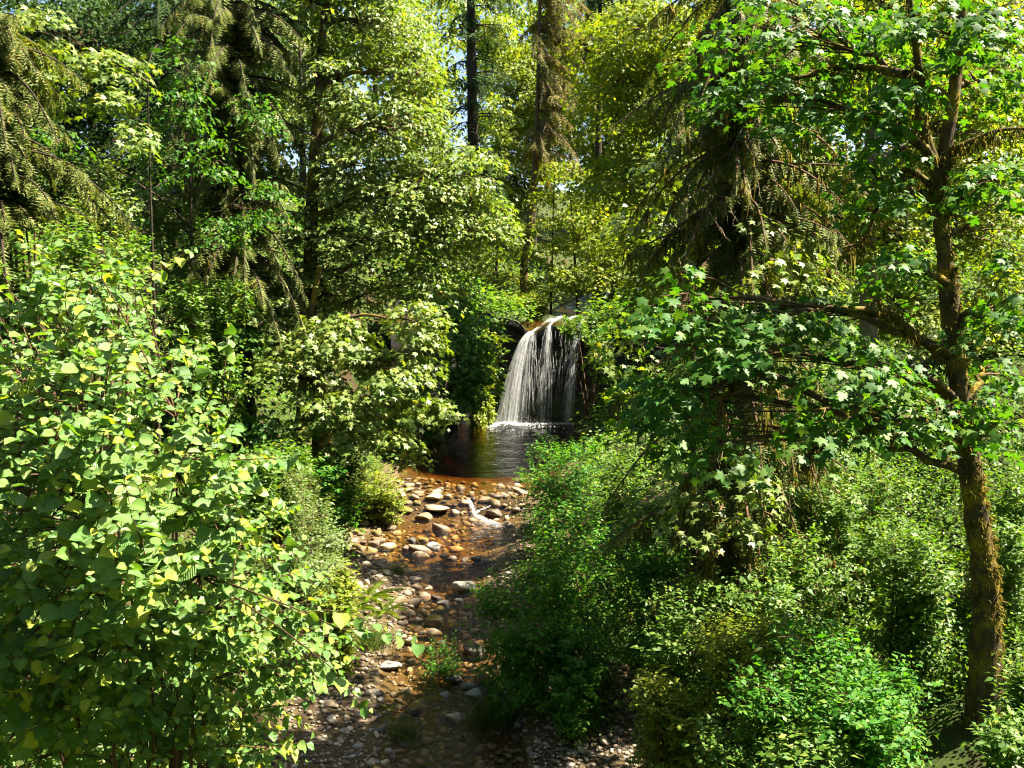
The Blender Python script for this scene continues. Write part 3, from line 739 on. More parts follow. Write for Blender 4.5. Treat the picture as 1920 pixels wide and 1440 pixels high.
def pebbles():
    n = 8000; px = RNG.uniform(-4.2, 2.6, n); py = 15.6 + 18 * RNG.random(n) ** 1.3
    t = bed_test(px, py); ins = np.abs(px - xc(py)) < hw(py); k = (t > .1) & (~ins | ((py < 31) & (RNG.random(n) < .45)) | (RNG.random(n) < .08)); px, py = px[k], py[k]; n = len(px)
    import bmesh
    bm = bmesh.new(); bmesh.ops.create_icosphere(bm, subdivisions=1, radius=1.0)
    co = np.array([v.co for v in bm.verts]); fa = np.array([[v.index for v in f.verts] for f in bm.faces]); bm.free()
    s = RNG.uniform(.018, .05, n) * (1 + RNG.random(n) ** 4)
    sc = np.stack([s, s * RNG.uniform(.7, 1, n), s * RNG.uniform(.4, .75, n)], -1); a = RNG.uniform(0, 6.28, n)
    v = co[None] * sc[:, None] * RNG.uniform(.85, 1.15, (n, len(co), 1)); ca, sa = np.cos(a)[:, None], np.sin(a)[:, None]
    v = np.stack([v[..., 0] * ca - v[..., 1] * sa, v[..., 0] * sa + v[..., 1] * ca, v[..., 2]], -1)
    v += np.stack([px, py, H(px, py) + np.where(np.abs(px - xc(py)) < hw(py) - .15, .015, .05) + s * .25], -1)[:, None]
    mb = MB(); mb.add(v.reshape(-1, 3), (fa[None] + (np.arange(n) * len(co))[:, None, None]).reshape(-1, 3))
    tag(mb.build('pebbles', M['pebble']), 'small loose pebbles strewn over the creek bed', 'pebbles', kind='stuff')
pebbles()
# ------------------------------------------------------------------ plant builders
SUNV = np.array([math.sin(SUN_AZ) * math.cos(SUN_ELEV), math.cos(SUN_AZ) * math.cos(SUN_ELEV), math.sin(SUN_ELEV)])   # leaves turn to the light
def wobble_line(a, b, K, amp):
    P = np.linspace(a, b, K); n = rnd(K, amp); n[0] = 0; n[-1] *= .3
    n = (n + np.roll(n, 1, 0) + np.roll(n, -1, 0)) / 2; n[0] = 0
    return P + n

def trunk_mesh(pts, r0, r1, K=48, sides=18, flare=1.5, knob=0.04):
    P = resample(pts, K); t = np.linspace(0, 1, K)
    R = (r0 + (r1 - r0) * t ** .8) * (1 + (flare - 1) * np.exp(-t * 26 / 2.2)) * (1 + RNG.normal(0, knob, K))
    v, q = tubes(P, R, sides)
    v = v + (v - np.repeat(P, sides, 0)) * RNG.normal(0, .06, (len(v), 1))
    mb = MB(); mb.add(v, q)
    return mb, P, R

def pads_in(blobs, dens):
    """leafy pads spread through ellipsoids given as (px, py, D, half width px, half height px, half depth m)"""
    C, O, owner = [], [], []
    for k, (px, py, D, rx, ry, rd) in enumerate(blobs):
        c = W(px, py, D); a, b = rx / F * D, ry / F * D
        n = max(3, int(dens * (a * b * rd) ** .67))
        u = nrm(rnd(n)) * (RNG.random((n, 1)) ** .30)
        C.append(c + u * np.array([a, rd, b])); O.append(nrm(u * np.array([1, 1, .7]))); owner += [k] * n
    return np.vstack(C), np.vstack(O), np.array(owner)

def pad_leaves(C, O, per, rad, size, up=.9, droop=.5, jit=.38, thick=.14):
    """flat sprays of leaves around each pad centre, shingled outwards"""
    n = len(C); i = np.repeat(np.arange(n), per)
    m = len(i)
    a = RNG.uniform(0, 6.283, m); r = np.sqrt(RNG.random(m)) * np.repeat(rad * RNG.uniform(.6, 1.3, n), per)
    tilt = O[i] * np.array([1, 1, .2])
    off = np.column_stack([np.cos(a) * r, np.sin(a) * r, -.35 * r ** 2 / rad + RNG.normal(0, thick * rad, m)])
    off[:, 2] -= .35 * (off * tilt).sum(1)
    pos = C[i] + off
    out = nrm(off * np.array([1, 1, 0]) + 1e-6)
    nn = nrm(np.array([0, 0, up * .8]) + .55 * tilt + .3 * out + .35 * SUNV + rnd(m, jit))
    d = nrm(out * .8 + tilt * .35 + np.array([0, 0, -droop]) + rnd(m, .4))
    return pos, d, nn, size * RNG.uniform(.6, 1.25, m)

def skeleton(trunkP, blobs, C, owner, r=0.05, fine=True):
    """limbs from the trunk to each mass of leaves and twigs on to every pad"""
    out = []; tw = MB()
    for k, (px, py, D, rx, ry, rd) in enumerate(blobs):
        c = W(px, py, D); mb = MB(); out.append(mb)
        dist = np.linalg.norm((trunkP - c) * np.array([1, 1, 1.0]) + np.array([0, 0, .35]) * np.linalg.norm((trunkP - c)[:, :2], axis=1, keepdims=True), axis=1)
        s = trunkP[np.argmin(dist)]
        L = bez(s, s * .5 + c * .5 + np.array([0, 0, .12 * np.linalg.norm(c - s)]) + RNG.normal(0, .12, 3), c, 12)[0]
        L += np.vstack([np.zeros(3), rnd(10, .03), np.zeros(3)])
        mb.add(*tubes(L, np.linspace(r, r * .35, 12), 6))
        p = C[owner == k]
        if len(p) == 0: continue
        at = L[RNG.integers(5, 12, len(p))]
        tw.add(*tubes(bez(at, (at + p) / 2 + np.array([0, 0, .12]), p, 3), np.linspace(r * .28, r * .08, 3)[None].repeat(len(p), 0), 3))
    return out, tw

def pick_front(pos, d, nn, size, count, cell=13):
    """the leaves that show largest: the nearest in each small cell of the view"""
    px, py, f = proj(pos); ok = (px > -10) & (px < 1930) & (py > 60) & (py < 1400)
    face = np.abs((nrm(pos - np.array([0, 0, CAMZ])) * nn).sum(1))
    key = (px // cell).astype(int) * 4000 + (py // cell).astype(int)
    order = np.argsort(f); seen = set(); cand = []
    for k in order:
        if ok[k] and key[k] not in seen:
            seen.add(key[k]); cand.append(k)
    cand = np.array(cand); sc = (size * (.35 + face) / f)[cand]
    return cand[np.argsort(-sc)[:count]]

import mathutils
def leaf_objects(root, tmpl, mat, pos, d, nn, size, name='leaf'):
    mb = MB(); mb.add(tmpl[0], tmpl[1], tmpl[2]); me = mb.mesh(name, mat, True, None, True)
    d = nrm(d); s = nrm(np.cross(d, nn)); n2 = np.cross(s, d); base = np.array(root.location)
    for k in range(len(pos)):
        o = bpy.data.objects.new(name, me); COL.objects.link(o); o.parent = root
        z = float(size[k]); A = np.eye(4); A[:3, 0] = s[k] * z; A[:3, 1] = d[k] * z; A[:3, 2] = n2[k] * z; A[:3, 3] = pos[k] - base
        o.matrix_basis = mathutils.Matrix(A.tolist())

def broadleaf(name, label, group, base, lean, height, r0, blobs, mat, bark, dens=9, per=34, rad=.6, size=.17, tmpl=LEAF_MAPLE_MID, single=0, trunk=None, limbs=None, cat='tree', **kw):
    bx, by = base; bz = float(H(bx, by))
    root = tag(empty(name, (bx, by, bz)), label, cat, group)
    if trunk is None: trunk = [(bx, by, bz - .3), (bx + lean[0] * .35, by + lean[1] * .35, bz + height * .35), (bx + lean[0] * .6, by + lean[1] * .6, bz + height * .7), (bx + lean[0], by + lean[1], bz + height)]
    tm, TP, TR = trunk_mesh(trunk, r0, r0 * .3)
    to = tm.build('trunk', M[bark], root)
    if single:                                          # cushions of moss standing off the bark
        kk = RNG.integers(2, len(TP) - 12, 420); aa = RNG.normal(.2, 1.3, 420); rr_ = TR[kk][:, None]
        moss_drape(root, TP[kk] + np.column_stack([np.cos(aa), -np.abs(np.sin(aa)) * .9, np.zeros(420)]) * rr_ * .98 + rnd(420, .04) * np.array([0, 0, 1]), .07, .011, 7, to, .025)
    C, O, ow = pads_in(blobs, dens)
    lm, tw = skeleton(TP, blobs, C, ow, max(.02, r0 * .32))
    if limbs:
        for pts, ra, rb in limbs:
            m_, _, _ = trunk_mesh(pts, ra, rb, 20, 9, 1.1, .09); lo = m_.build('limb', M[bark], root)
            if bark == 'bark_moss' and ra < .1: moss_drape(root, resample(pts, 60)[RNG.integers(0, 60, 34)] + (0, 0, -.03), .15, .011, parent=lo)
    for b_ in lm: b_.build('branch', M[bark], root)
    tw.build('twigs', M['twig'], root, kind='stuff')
    pos, d, nn, sz = pad_leaves(C, O, per, rad, size, **kw)
    mb = MB()
    if single:
        k = pick_front(pos, d, nn, sz, single); leaf_objects(root, LEAF_MAPLE, M[mat], pos[k], d[k], nn[k], sz[k])
        m = np.ones(len(pos), bool); m[k] = False; pos, d, nn, sz = pos[m], d[m], nn[m], sz[m]
    place(mb, tmpl, pos, d, nn, sz)
    mb.build('crown', M[mat], root, kind='stuff')
    return root, TP

def conifer(name, label, group, px, D, r0, y_top, y_bot, reach, nbr, per, fsize, mat, bark, tmpl=FROND_CEDAR, droop=.5, hang=.7, lean=0.0, dead=0, moss=0, trunk=None, taper=.75, az=None):
    """conifer whose limbs sweep down and carry hanging sprays; heights given by rows of the photograph"""
    p = W(px, 500, D); bx, by = p[0], D; bz = float(H(bx, by))
    zt, zb = W(px, y_top, D)[2], W(px, y_bot, D)[2]
    root = tag(empty(name, (bx, by, bz)), label, 'tree', group)
    tp = trunk or [(bx, by, bz - .3), (bx + lean * .4, by, bz + (zt - bz) * .4), (bx + lean * .8, by, bz + (zt - bz) * .8), (bx + lean, by, zt + 1.5)]
    tm, TP, TR = trunk_mesh(tp, r0, r0 * .3, 30, 12, 1.4, .03); tm.build('trunk', M[bark], root)
    z = RNG.uniform(zb, zt, nbr); a = np.where(RNG.random(nbr) < .5, RNG.uniform(0, 6.283, nbr), RNG.normal(-1.57, .85, nbr)) if az is None else RNG.normal(az[0], az[1], nbr)
    k = np.argmin(np.abs(TP[None, :, 2] - z[:, None]), 1); s = TP[k].copy(); s[:, 2] = z
    L = reach * RNG.uniform(.3, 1.15, nbr) * (1 - taper * (z - zb) / max(zt - zb, .1) * .6)
    dr = np.column_stack([np.cos(a), np.sin(a), np.zeros(nbr)])
    mid = s + dr * (L * .55)[:, None] + np.array([0, 0, 1.0]) * (L * .06)[:, None]
    end = s + dr * L[:, None] - np.array([0, 0, 1.0]) * (L * droop * RNG.uniform(.2, 1.7, nbr))[:, None] + rnd(nbr, .15)
    BP = bez(s, mid, end, 9)
    mb = MB(); mb.add(*tubes(BP, np.linspace(.035, .006, 9)[None] * (L / 2)[:, None] ** .5 + .003, 5)); mb.build('branches', M[bark], root, kind='stuff')
    i = np.repeat(np.arange(nbr), per); m = len(i)
    t = .03 + .97 * RNG.random(m) ** .8
    f = t * 8; j = np.minimum(f.astype(int), 7); w = (f - j)[:, None]
    pos = BP[i, j] * (1 - w) + BP[i, j + 1] * w; tan = nrm(BP[i, j + 1] - BP[i, j])
    side = np.cross(tan, np.array([0, 0, 1.0])) * np.where(RNG.random(m) < .5, 1, -1)[:, None]
    d = nrm(tan * RNG.uniform(.3, 1, (m, 1)) + side * RNG.uniform(.2, .9, (m, 1)) + np.array([0, 0, -hang]) * RNG.uniform(.3, 1.2, (m, 1)) + rnd(m, .12))
    nn = nrm(np.array([0, 0, .8]) + dr[i] * .6 + rnd(m, .35))
    sz = fsize * RNG.uniform(.5, 1.2, m) * (1.05 - .45 * t)
    if m: 
        mb = MB(); place(mb, tmpl, pos, d, nn, sz); mb.build('foliage', M[mat], root, kind='stuff')
    if dead:                                           # bare grey twigs hanging from the lower limbs
        q = RNG.integers(0, m, dead) if m else 0
        s0 = pos[q]; e = s0 + d[q] * RNG.uniform(.3, .9, (dead, 1)) * fsize * 2 + np.array([0, 0, -.15]) + rnd(dead, .12)
        tw = MB(); tw.add(*tubes(bez(s0, (s0 + e) / 2 + rnd(dead, .08) + np.array([0, 0, .06]), e, 6), np.linspace(.009, .002, 6)[None].repeat(dead, 0), 3))
        for rep in range(3):
            u = RNG.uniform(.3, .95, (dead, 1)); b = s0 * (1 - u) + e * u; e2 = b + rnd(dead, .10) * fsize * 2.2 + np.array([0, 0, -.12])
            tw.add(*tubes(bez(b, (b + e2) / 2 + rnd(dead, .03), e2, 4), np.linspace(.005, .0015, 4)[None].repeat(dead, 0), 3))
        tw.build('dead_twigs', M['dead'], root, kind='stuff')
    if moss: moss_drape(root, BP.reshape(-1, 3)[RNG.integers(0, nbr * 9, moss)], .36, .02)
    return root, TP

def moss_drape(root, at, length=.28, width=.018, per=9, parent=None, scat=.05):
    n = len(at); i = np.repeat(np.arange(n), per); m = len(i)
    pos = at[i] + rnd(m, scat); mb = MB()
    e = pos + np.column_stack([RNG.normal(0, .04, m), RNG.normal(0, .04, m), -length * RNG.uniform(.3, 1.3, m) * np.repeat(RNG.uniform(.4, 1.4, n), per)])
    mb.add(*tubes(bez(pos, (pos + e) / 2 + rnd(m, .03), e, 4), np.array([.5, 1, .7, .1])[None] * width * RNG.uniform(.5, 1.2, (m, 1)), 3))
    o = mb.build('moss', M['moss_hang'], root, kind='stuff')
    if parent is not None: o.parent = parent           # moss belongs to its limb

def shoots(start, end, nl, size, twig_r=.005, sag=.08, up=.75, jit=.38, tilt=None, ovl=1.0):
    """leafy shoots: leaves set alternately along a bending twig, the smallest at the tip"""
    n = len(start); K = 7
    L = np.linalg.norm(end - start, axis=1, keepdims=True)
    mid = (start + end) / 2 + np.array([0, 0, 1.0]) * L * sag * 1.6 + rnd(n, .05) * L
    P = bez(start, mid, end, K)
    t = np.tile(np.linspace(.10, 1.0, nl), n) + RNG.normal(0, .02, n * nl); t = np.clip(t, 0, 1)
    i = np.repeat(np.arange(n), nl); f = t * (K - 1); j = np.minimum(f.astype(int), K - 2); w = (f - j)[:, None]
    pos = P[i, j] * (1 - w) + P[i, j + 1] * w; tan = nrm(P[i, j + 1] - P[i, j])
    sgn = np.tile(np.where(np.arange(nl) % 2 == 0, 1.0, -1.0), n)[:, None]
    side = nrm(np.cross(tan, np.array([0, 0, 1.0])) + 1e-6) * sgn
    m = n * nl
    d = nrm(tan * .55 + side * .9 + np.array([0, 0, -.30]) + rnd(m, .30))
    nn = nrm(np.array([0, 0, up]) + .35 * SUNV + (0 if tilt is None else tilt[i]) + rnd(m, jit))
    sz = size * np.clip(RNG.lognormal(-.08, .28, m), .35, 1.5) * (1.08 - .5 * t ** 3)
    return P, pos + d * (sz * .12)[:, None], d, nn, sz

def shrub(name, label, group, blobs, mat, n, nl, size, length=.5, bark='twig', tmpl=LEAF_OVAL, base=None, single=0, big=None, cat='shrub', spread=.5, wid=None, up=.75, stems=7, fill=True):
    cs = np.array([W(b[0], b[1], b[2]) for b in blobs]); cen = cs.mean(0)
    bx, by = (base if base is not None else (cen[0], cen[1] + .2)); bz = float(H(bx, by))
    root = tag(empty(name, (bx, by, bz)), label, cat, group)
    full = []
    for b in blobs:                                    # leaves all the way down to the slope
        full.append(b); c = W(b[0], b[1], b[2]); zb = c[2] - b[4] / F * b[2]; zg = float(H(c[0], c[1]))
        if fill and zb - zg > .25:
            hh = (zb - zg) / 2 + .2; pz = proj(np.array([c[0], c[1], zg + hh]))
            full.append((b[0], float(pz[1][0]), b[2], b[3] * .9, hh / b[2] * F, b[5] * .9)); n = int(n * (1 + .5 / len(blobs) * min(2.0, hh / (b[4] / F * b[2]))))
    blobs = full
    E, O = [], []; vol = np.array([(b[3] * b[4]) ** .5 for b in blobs]); vol = vol / vol.sum()
    for (px, py, D, rx, ry, rd), q in zip(blobs, vol):
        k = max(4, int(n * q)); u = nrm(rnd(k)) * (RNG.random((k, 1)) ** .28)
        E.append(W(px, py, D) + u * np.array([rx / F * D, rd, ry / F * D])); O.append(u)
    E = np.vstack(E) + np.clip(RNG.standard_t(3, (sum(map(len, E)), 3)), -3, 3) * length * .16; O = np.vstack(O)
    foot = np.array([bx, by, bz - .1])
    dirn = nrm(nrm(E - (foot * .35 + cen * .65)) + O * .5 + np.array([0, 0, .25]) + rnd(len(E), .22))
    S = E - dirn * length * RNG.uniform(.6, 1.2, (len(E), 1))
    # stems rise from one foot and divide towards the shoots
    k = min(len(cs) * 3, max(stems, 4)); ends = np.vstack([cs, S[RNG.choice(len(S), max(k - len(cs), 2), replace=False)]])
    f0 = foot + RNG.normal(0, .12, (len(ends), 3)) * np.array([1, 1, 0])
    SP_ = bez(f0, f0 * .45 + ends * .55 + np.array([0, 0, .15]) * np.linalg.norm(ends - f0, axis=1, keepdims=True), ends, 10)
    mb = MB(); h = np.linalg.norm(cen - foot); mb.add(*tubes(SP_, np.linspace(.012 + .009 * h, .006, 10)[None].repeat(len(ends), 0), 6)); mb.build('stems', M[bark], root, kind='stuff')
    knots = SP_[:, 4:].reshape(-1, 3)
    near = knots[np.argmin(((S[:, None] - knots[None]) ** 2).sum(-1), 1)]
    P, pos, d, nn, sz = shoots(S, E, nl, size, tilt=O * .45, up=up)
    far_off = cen[1] > 23; P = P[:, [0, 3, 6]]; kk = P.shape[1]
    tw = MB(); P = P[::3] if far_off else P[::2]; tw.add(*tubes(P, np.linspace(.0045, .0015, kk)[None].repeat(len(P), 0) * (.5 + size * 2), 3))
    cn = slice(None, None, 4)
    tw.add(*tubes(bez(near[cn], (near[cn] + S[cn]) / 2 + np.array([0, 0, .05]), S[cn], 3), np.linspace(.008, .0045, 3)[None].repeat(len(S[cn]), 0) * (.5 + size * 2), 3))
    if far_off and tmpl is LEAF_OVAL: tmpl = LEAF_TWO
    tw.build('twigs', M[bark], root, kind='stuff')
    if single:
        k = pick_front(pos, d, nn, sz, single); leaf_objects(root, big or tmpl, M[mat], pos[k], d[k], nn[k], sz[k])
        mk = np.ones(len(pos), bool); mk[k] = False; pos, d, nn, sz = pos[mk], d[mk], nn[mk], sz[mk]
    mb = MB(); place(mb, tmpl, pos, d, nn, sz, None if wid is None else np.full(len(pos), wid)); mb.build('foliage', M[mat], root, uv=(mat == 'hazel'), kind='stuff')
    return root

def fern(px, py, size, n, label, mat='fern', D=None, name='sword_fern'):
    g = ground_at(px, py, False) if D is None else W(px, py, D)
    root = tag(empty(name, g), label, 'fern', 'ferns on the banks')
    mb = MB(); mb.add(*FROND_FERN); me = mb.mesh('frond', M[mat])
    for k in range(n):
        o = bpy.data.objects.new('frond', me); COL.objects.link(o); o.parent = root
        a = 6.283 * k / n + RNG.uniform(-.2, .2); s = size * RNG.uniform(.75, 1.15)
        d = nrm(np.array([math.cos(a), math.sin(a), RNG.uniform(.5, 1.1)])); sd = nrm(np.cross(d, [0, 0, 1.0])); nn = np.cross(sd, d)
        A = np.eye(4); A[:3, 0] = sd * s * 1.3; A[:3, 1] = d * s; A[:3, 2] = nn * s; o.matrix_basis = mathutils.Matrix(A.tolist())
    return root

# ------------------------------------------------------------------ big trees
GL = 'trees on the left bank'; GR = 'trees on the right bank'; GF = 'trees above the waterfall'

# right bank: the mossy maple in front
gb = W(1850, 1310, 14.0); bx, by = gb[0], 14.0; bz = float(H(bx, by))
tk = [(bx, by, bz - .5), W(1848, 1200, 14), W(1845, 1080, 14), W(1828, 950, 14), W(1812, 830, 14), W(1790, 660, 14.1), W(1776, 520, 14.1), W(1762, 380, 14.2), W(1770, 300, 14.2), W(1788, 180, 14.3), W(1800, 60, 14.4), W(1810, -60, 14.4)]
limbs = [([W(1765, 350, 14.2), W(1742, 280, 14.1), W(1728, 220, 14.0), W(1722, 120, 13.9), W(1700, -40, 13.8)], .085, .05),
         ([W(1815, 835, 14.0), W(1740, 822, 13.6), W(1640, 806, 13.2), W(1560, 760, 13.0), W(1500, 728, 13.0), W(1440, 700, 13.1), W(1400, 690, 13.2), W(1330, 735, 13.3)],   .07, .028),
         ([W(1640, 806, 13.2), W(1570, 815, 13.0), W(1530, 840, 12.9), W(1508, 866, 12.8)], .04, .012),
         ([W(1755, 360, 14.2), W(1720, 325, 14.4), W(1690, 322, 14.6), W(1665, 345, 14.8), W(1640, 400, 15), W(1620, 450, 15), W(1580, 465, 15)], .05, .02),
         ([W(1775, 285, 14.2), W(1820, 265, 14), W(1870, 245, 13.9), W(1930, 240, 13.8)], .04, .02),
         ([W(1700, 140, 13.9), W(1640, 128, 14.5), W(1570, 126, 15), W(1520, 140, 15), W(1480, 152, 15), W(1440, 190, 15.2)], .06, .03),
         ([W(1722, 130, 13.9), W(1712, 138, 13.9), W(1700, 140, 13.9)], .06, .06),
         ([W(1800, 700, 14.1), W(1740, 650, 14.0), W(1690, 600, 13.8), W(1640, 560, 13.5)], .045, .02)]
maple_blobs = [(1480, 190, 14.8, 190, 60, 1.0), (1660, 220, 13.4, 100, 60, .8), (1840, 150, 14.9, 110, 60, .5), (1880, 340, 13.6, 90, 70, .7), (1640, 330, 14.2, 110, 60, .7),
               (1500, 60, 14.6, 220, 60, 1.0), (1780, 50, 13.8, 150, 70, 1.0), (1300, 560, 13.0, 130, 55, .8), (1480, 590, 13.2, 150, 60, .9), (1600, 690, 12.8, 130, 55, .8), (1420, 660, 12.8, 130, 50, .8),
               (1250, 740, 13.0, 95, 70, .7), (1350, 830, 12.8, 120, 55, .7), (1520, 770, 12.6, 130, 45, .7), (1720, 770, 12.8, 90, 50, .6), (1850, 800, 12.9, 90, 65, .6), (1700, 500, 13.4, 60, 50, .5), (1890, 560, 13.4, 70, 80, .7), (1840, 690, 14.7, 80, 50, .4)]
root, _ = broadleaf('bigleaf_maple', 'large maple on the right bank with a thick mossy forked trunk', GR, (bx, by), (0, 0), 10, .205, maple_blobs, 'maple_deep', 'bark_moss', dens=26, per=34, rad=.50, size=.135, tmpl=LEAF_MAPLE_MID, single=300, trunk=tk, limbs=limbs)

broadleaf('bigleaf_maple', 'lime green maple filling the top right behind the mossy forked trunk', GR, (W(1640, 0, 24)[0], 24), (-.6, 0), 12, .30,
          [(1560, 130, 24, 150, 90, 1.5), (1760, 250, 25, 140, 110, 1.5), (1880, 150, 26, 90, 100, 1.4), (1620, 400, 23, 130, 90, 1.4), (1860, 420, 26, 100, 100, 1.2), (1500, 330, 24, 120, 90, 1.4), (1880, 620, 25, 80, 110, 1.2), (1700, 560, 25, 110, 80, 1.2), (1650, 20, 24, 160, 70, 1.4), (1850, 30, 23, 120, 70, 1.4)],
          'maple_lime', 'bark_grey', dens=26, per=44, rad=.55, size=.16, tmpl=LEAF_FAR, trunk=[(W(1625, 0, 24)[0], 24, float(H(W(1625, 0, 24)[0], 24)) - .3), W(1625, 800, 24), W(1628, 420, 24), W(1640, 150, 24), W(1645, -80, 24)])
broadleaf('bigleaf_maple', 'bright arching maple with a golden mossy limb right of the fir twigs', GR, (W(1300, 0, 41)[0], 41), (-.5, 0), 15, .22,
          [(1150, 150, 41, 80, 70, 3.2), (1240, 220, 41, 100, 80, 3.2), (1170, 330, 41, 90, 60, 3.2), (1280, 110, 41, 90, 60, 3.2), (1330, 300, 41, 90, 70, 3.2), (1240, 430, 41, 80, 60, 3.2), (1200, 50, 41, 130, 60, 3.2), (1380, 200, 41, 80, 70, 3.2), (1340, 430, 41, 90, 60, 3.2), (1240, 540, 41, 70, 60, 3.2)],
          'maple_lime', 'bark_moss', dens=17, per=40, rad=.7, size=.21, tmpl=LEAF_FAR, limbs=[([W(1300, 330, 41), W(1282, 280, 40.3), W(1255, 250, 39.8), W(1235, 215, 39.6)], .12, .05)])

# left bank
broadleaf('bigleaf_maple', 'sunlit maple leaning over the pool from the left bank in tiers', GL, (W(520, 0, 28.5)[0], 28.5), (1.2, -1.0), 6.5, .20,
          [(640, 640, 27, 105, 50, 1.3), (770, 600, 27, 65, 42, 1.1), (560, 690, 27, 90, 45, 1.2), (720, 690, 26.5, 100, 42, 1.3), (800, 665, 26.8, 40, 30, .8), (620, 760, 26.3, 100, 38, 1.2), (770, 765, 26.5, 70, 26, .9), (830, 765, 26.7, 30, 13, .6), (700, 815, 26, 80, 34, 1.0), (780, 850, 26, 22, 14, .6), (560, 840, 26, 70, 35, 1.0), (520, 610, 28, 60, 60, 1.2)],
          'maple', 'bark_moss', dens=22, per=42, rad=.5, size=.17)
broadleaf('bigleaf_maple', 'tall pale sunlit maple with a mossy trunk left of centre', GL, (W(590, 0, 31)[0], 31), (.5, 0), 15, .26,
          [(640, 150, 30, 80, 70, 1.5), (730, 240, 30, 105, 75, 1.8), (660, 330, 29.6, 90, 65, 1.6), (770, 360, 29.6, 100, 65, 1.7), (870, 330, 30, 70, 70, 1.5), (700, 450, 29.2, 120, 55, 1.7), (850, 440, 29.6, 85, 50, 1.5), (590, 450, 29.4, 60, 60, 1.3), (780, 130, 30.5, 55, 70, 1.3), (925, 420, 30.2, 40, 50, 1.0), (790, 530, 29.3, 90, 40, 1.3), (620, 545, 29, 90, 45, 1.3), (700, 50, 31, 110, 60, 1.6), (630, -70, 30, 100, 60, 1.6), (710, -150, 30.5, 110, 70, 1.8), (640, -250, 30.5, 90, 70, 1.6), (560, -10, 29.5, 60, 60, 1.3)],
          'maple', 'bark_moss', dens=24, per=44, rad=.55, size=.17, tmpl=LEAF_FAR, trunk=[(W(590, 0, 30)[0], 30, float(H(W(590, 0, 30)[0], 30)) - .3), W(583, 560, 29.8), W(588, 330, 29.3), W(597, 210, 29.3), W(605, 60, 30.2), W(640, -260, 30.4)])
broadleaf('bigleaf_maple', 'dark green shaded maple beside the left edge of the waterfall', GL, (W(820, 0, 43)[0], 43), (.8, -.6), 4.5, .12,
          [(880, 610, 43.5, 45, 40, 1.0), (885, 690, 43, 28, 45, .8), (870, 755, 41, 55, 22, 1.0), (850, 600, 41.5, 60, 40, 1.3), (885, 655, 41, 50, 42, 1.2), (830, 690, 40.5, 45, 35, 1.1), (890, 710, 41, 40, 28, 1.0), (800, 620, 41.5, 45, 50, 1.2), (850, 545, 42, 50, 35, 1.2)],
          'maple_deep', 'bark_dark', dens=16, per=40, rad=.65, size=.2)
broadleaf('bigleaf_maple', 'bright leafy maple branches in the top left corner', GL, (W(262, 0, 24)[0], 24), (.1, 0), 9, .05,
          [(180, 110, 24, 90, 45, 1.2), (120, 170, 23.5, 60, 40, 1.0), (225, 185, 23.5, 55, 35, 1.0), (60, 60, 24, 80, 45, 1.2), (260, 260, 24, 45, 25, .8)],
          'maple', 'bark_dark', dens=15, per=34, rad=.5, size=.17)
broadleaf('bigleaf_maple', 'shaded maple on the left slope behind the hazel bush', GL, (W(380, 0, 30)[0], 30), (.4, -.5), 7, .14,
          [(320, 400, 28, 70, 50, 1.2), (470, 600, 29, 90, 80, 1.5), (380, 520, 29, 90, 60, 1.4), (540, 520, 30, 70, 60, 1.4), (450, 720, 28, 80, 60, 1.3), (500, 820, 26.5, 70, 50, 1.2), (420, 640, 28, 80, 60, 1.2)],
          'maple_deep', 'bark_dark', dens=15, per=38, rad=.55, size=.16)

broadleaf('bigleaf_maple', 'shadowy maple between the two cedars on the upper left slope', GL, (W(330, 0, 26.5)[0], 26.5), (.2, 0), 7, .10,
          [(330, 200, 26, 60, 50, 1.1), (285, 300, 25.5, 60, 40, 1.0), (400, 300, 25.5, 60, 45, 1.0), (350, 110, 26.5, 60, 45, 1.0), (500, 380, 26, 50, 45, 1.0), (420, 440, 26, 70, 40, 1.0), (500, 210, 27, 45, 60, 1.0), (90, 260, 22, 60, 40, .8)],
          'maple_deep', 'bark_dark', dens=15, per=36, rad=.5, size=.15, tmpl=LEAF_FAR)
broadleaf('bigleaf_maple', 'leafy maple drooping over the cedar trunk left of the arched limb', GR, (W(1330, 0, 20)[0], 20), (-.3, 0), 8, .08,
          [(1290, 300, 20, 80, 50, .9), (1200, 420, 20.5, 70, 50, .9), (1390, 300, 19, 80, 45, .8), (1430, 420, 17.5, 90, 40, .8), (1330, 470, 19, 90, 40, .8), (1180, 640, 21, 60, 60, .8), (1180, 760, 20.5, 60, 50, .8), (1400, 130, 19.5, 90, 50, .9), (1290, 660, 19, 70, 50, .7), (1400, 900, 16.2, 75, 45, .5), (1385, 1000, 15.9, 65, 45, .5), (1330, 950, 16.5, 55, 45, .5), (1400, 560, 16.5, 80, 45, .6), (1470, 500, 16.5, 70, 40, .6)],
          'maple', 'bark_dark', dens=16, per=36, rad=.5, size=.15)
# above the fall
broadleaf('young_maple', 'yellow-green young maple directly above the lip of the waterfall', GF, (W(1090, 0, 54)[0], 54), (-.6, 0), 7, .10,
          [(1090, 440, 53, 75, 55, 2.0), (1040, 520, 52, 60, 32, 1.6), (1140, 520, 51.5, 65, 40, 1.6), (1110, 350, 54, 65, 45, 1.8), (1180, 460, 52, 50, 50, 1.5)],
          'maple_lime', 'bark_dark', dens=13, per=38, rad=.7, size=.22, tmpl=LEAF_FAR)
broadleaf('young_maple', 'yellow young maple glowing left of the bare brown trunk', GF, (W(930, 0, 56)[0], 56), (0, 0), 6, .09,
          [(925, 510, 55, 60, 45, 2.0), (960, 450, 55, 45, 40, 1.8), (890, 470, 55, 40, 40, 1.5), (950, 560, 53, 50, 22, 1.2)],
          'maple_lime', 'bark_dark', dens=11, per=36, rad=.7, size=.22, tmpl=LEAF_FAR)
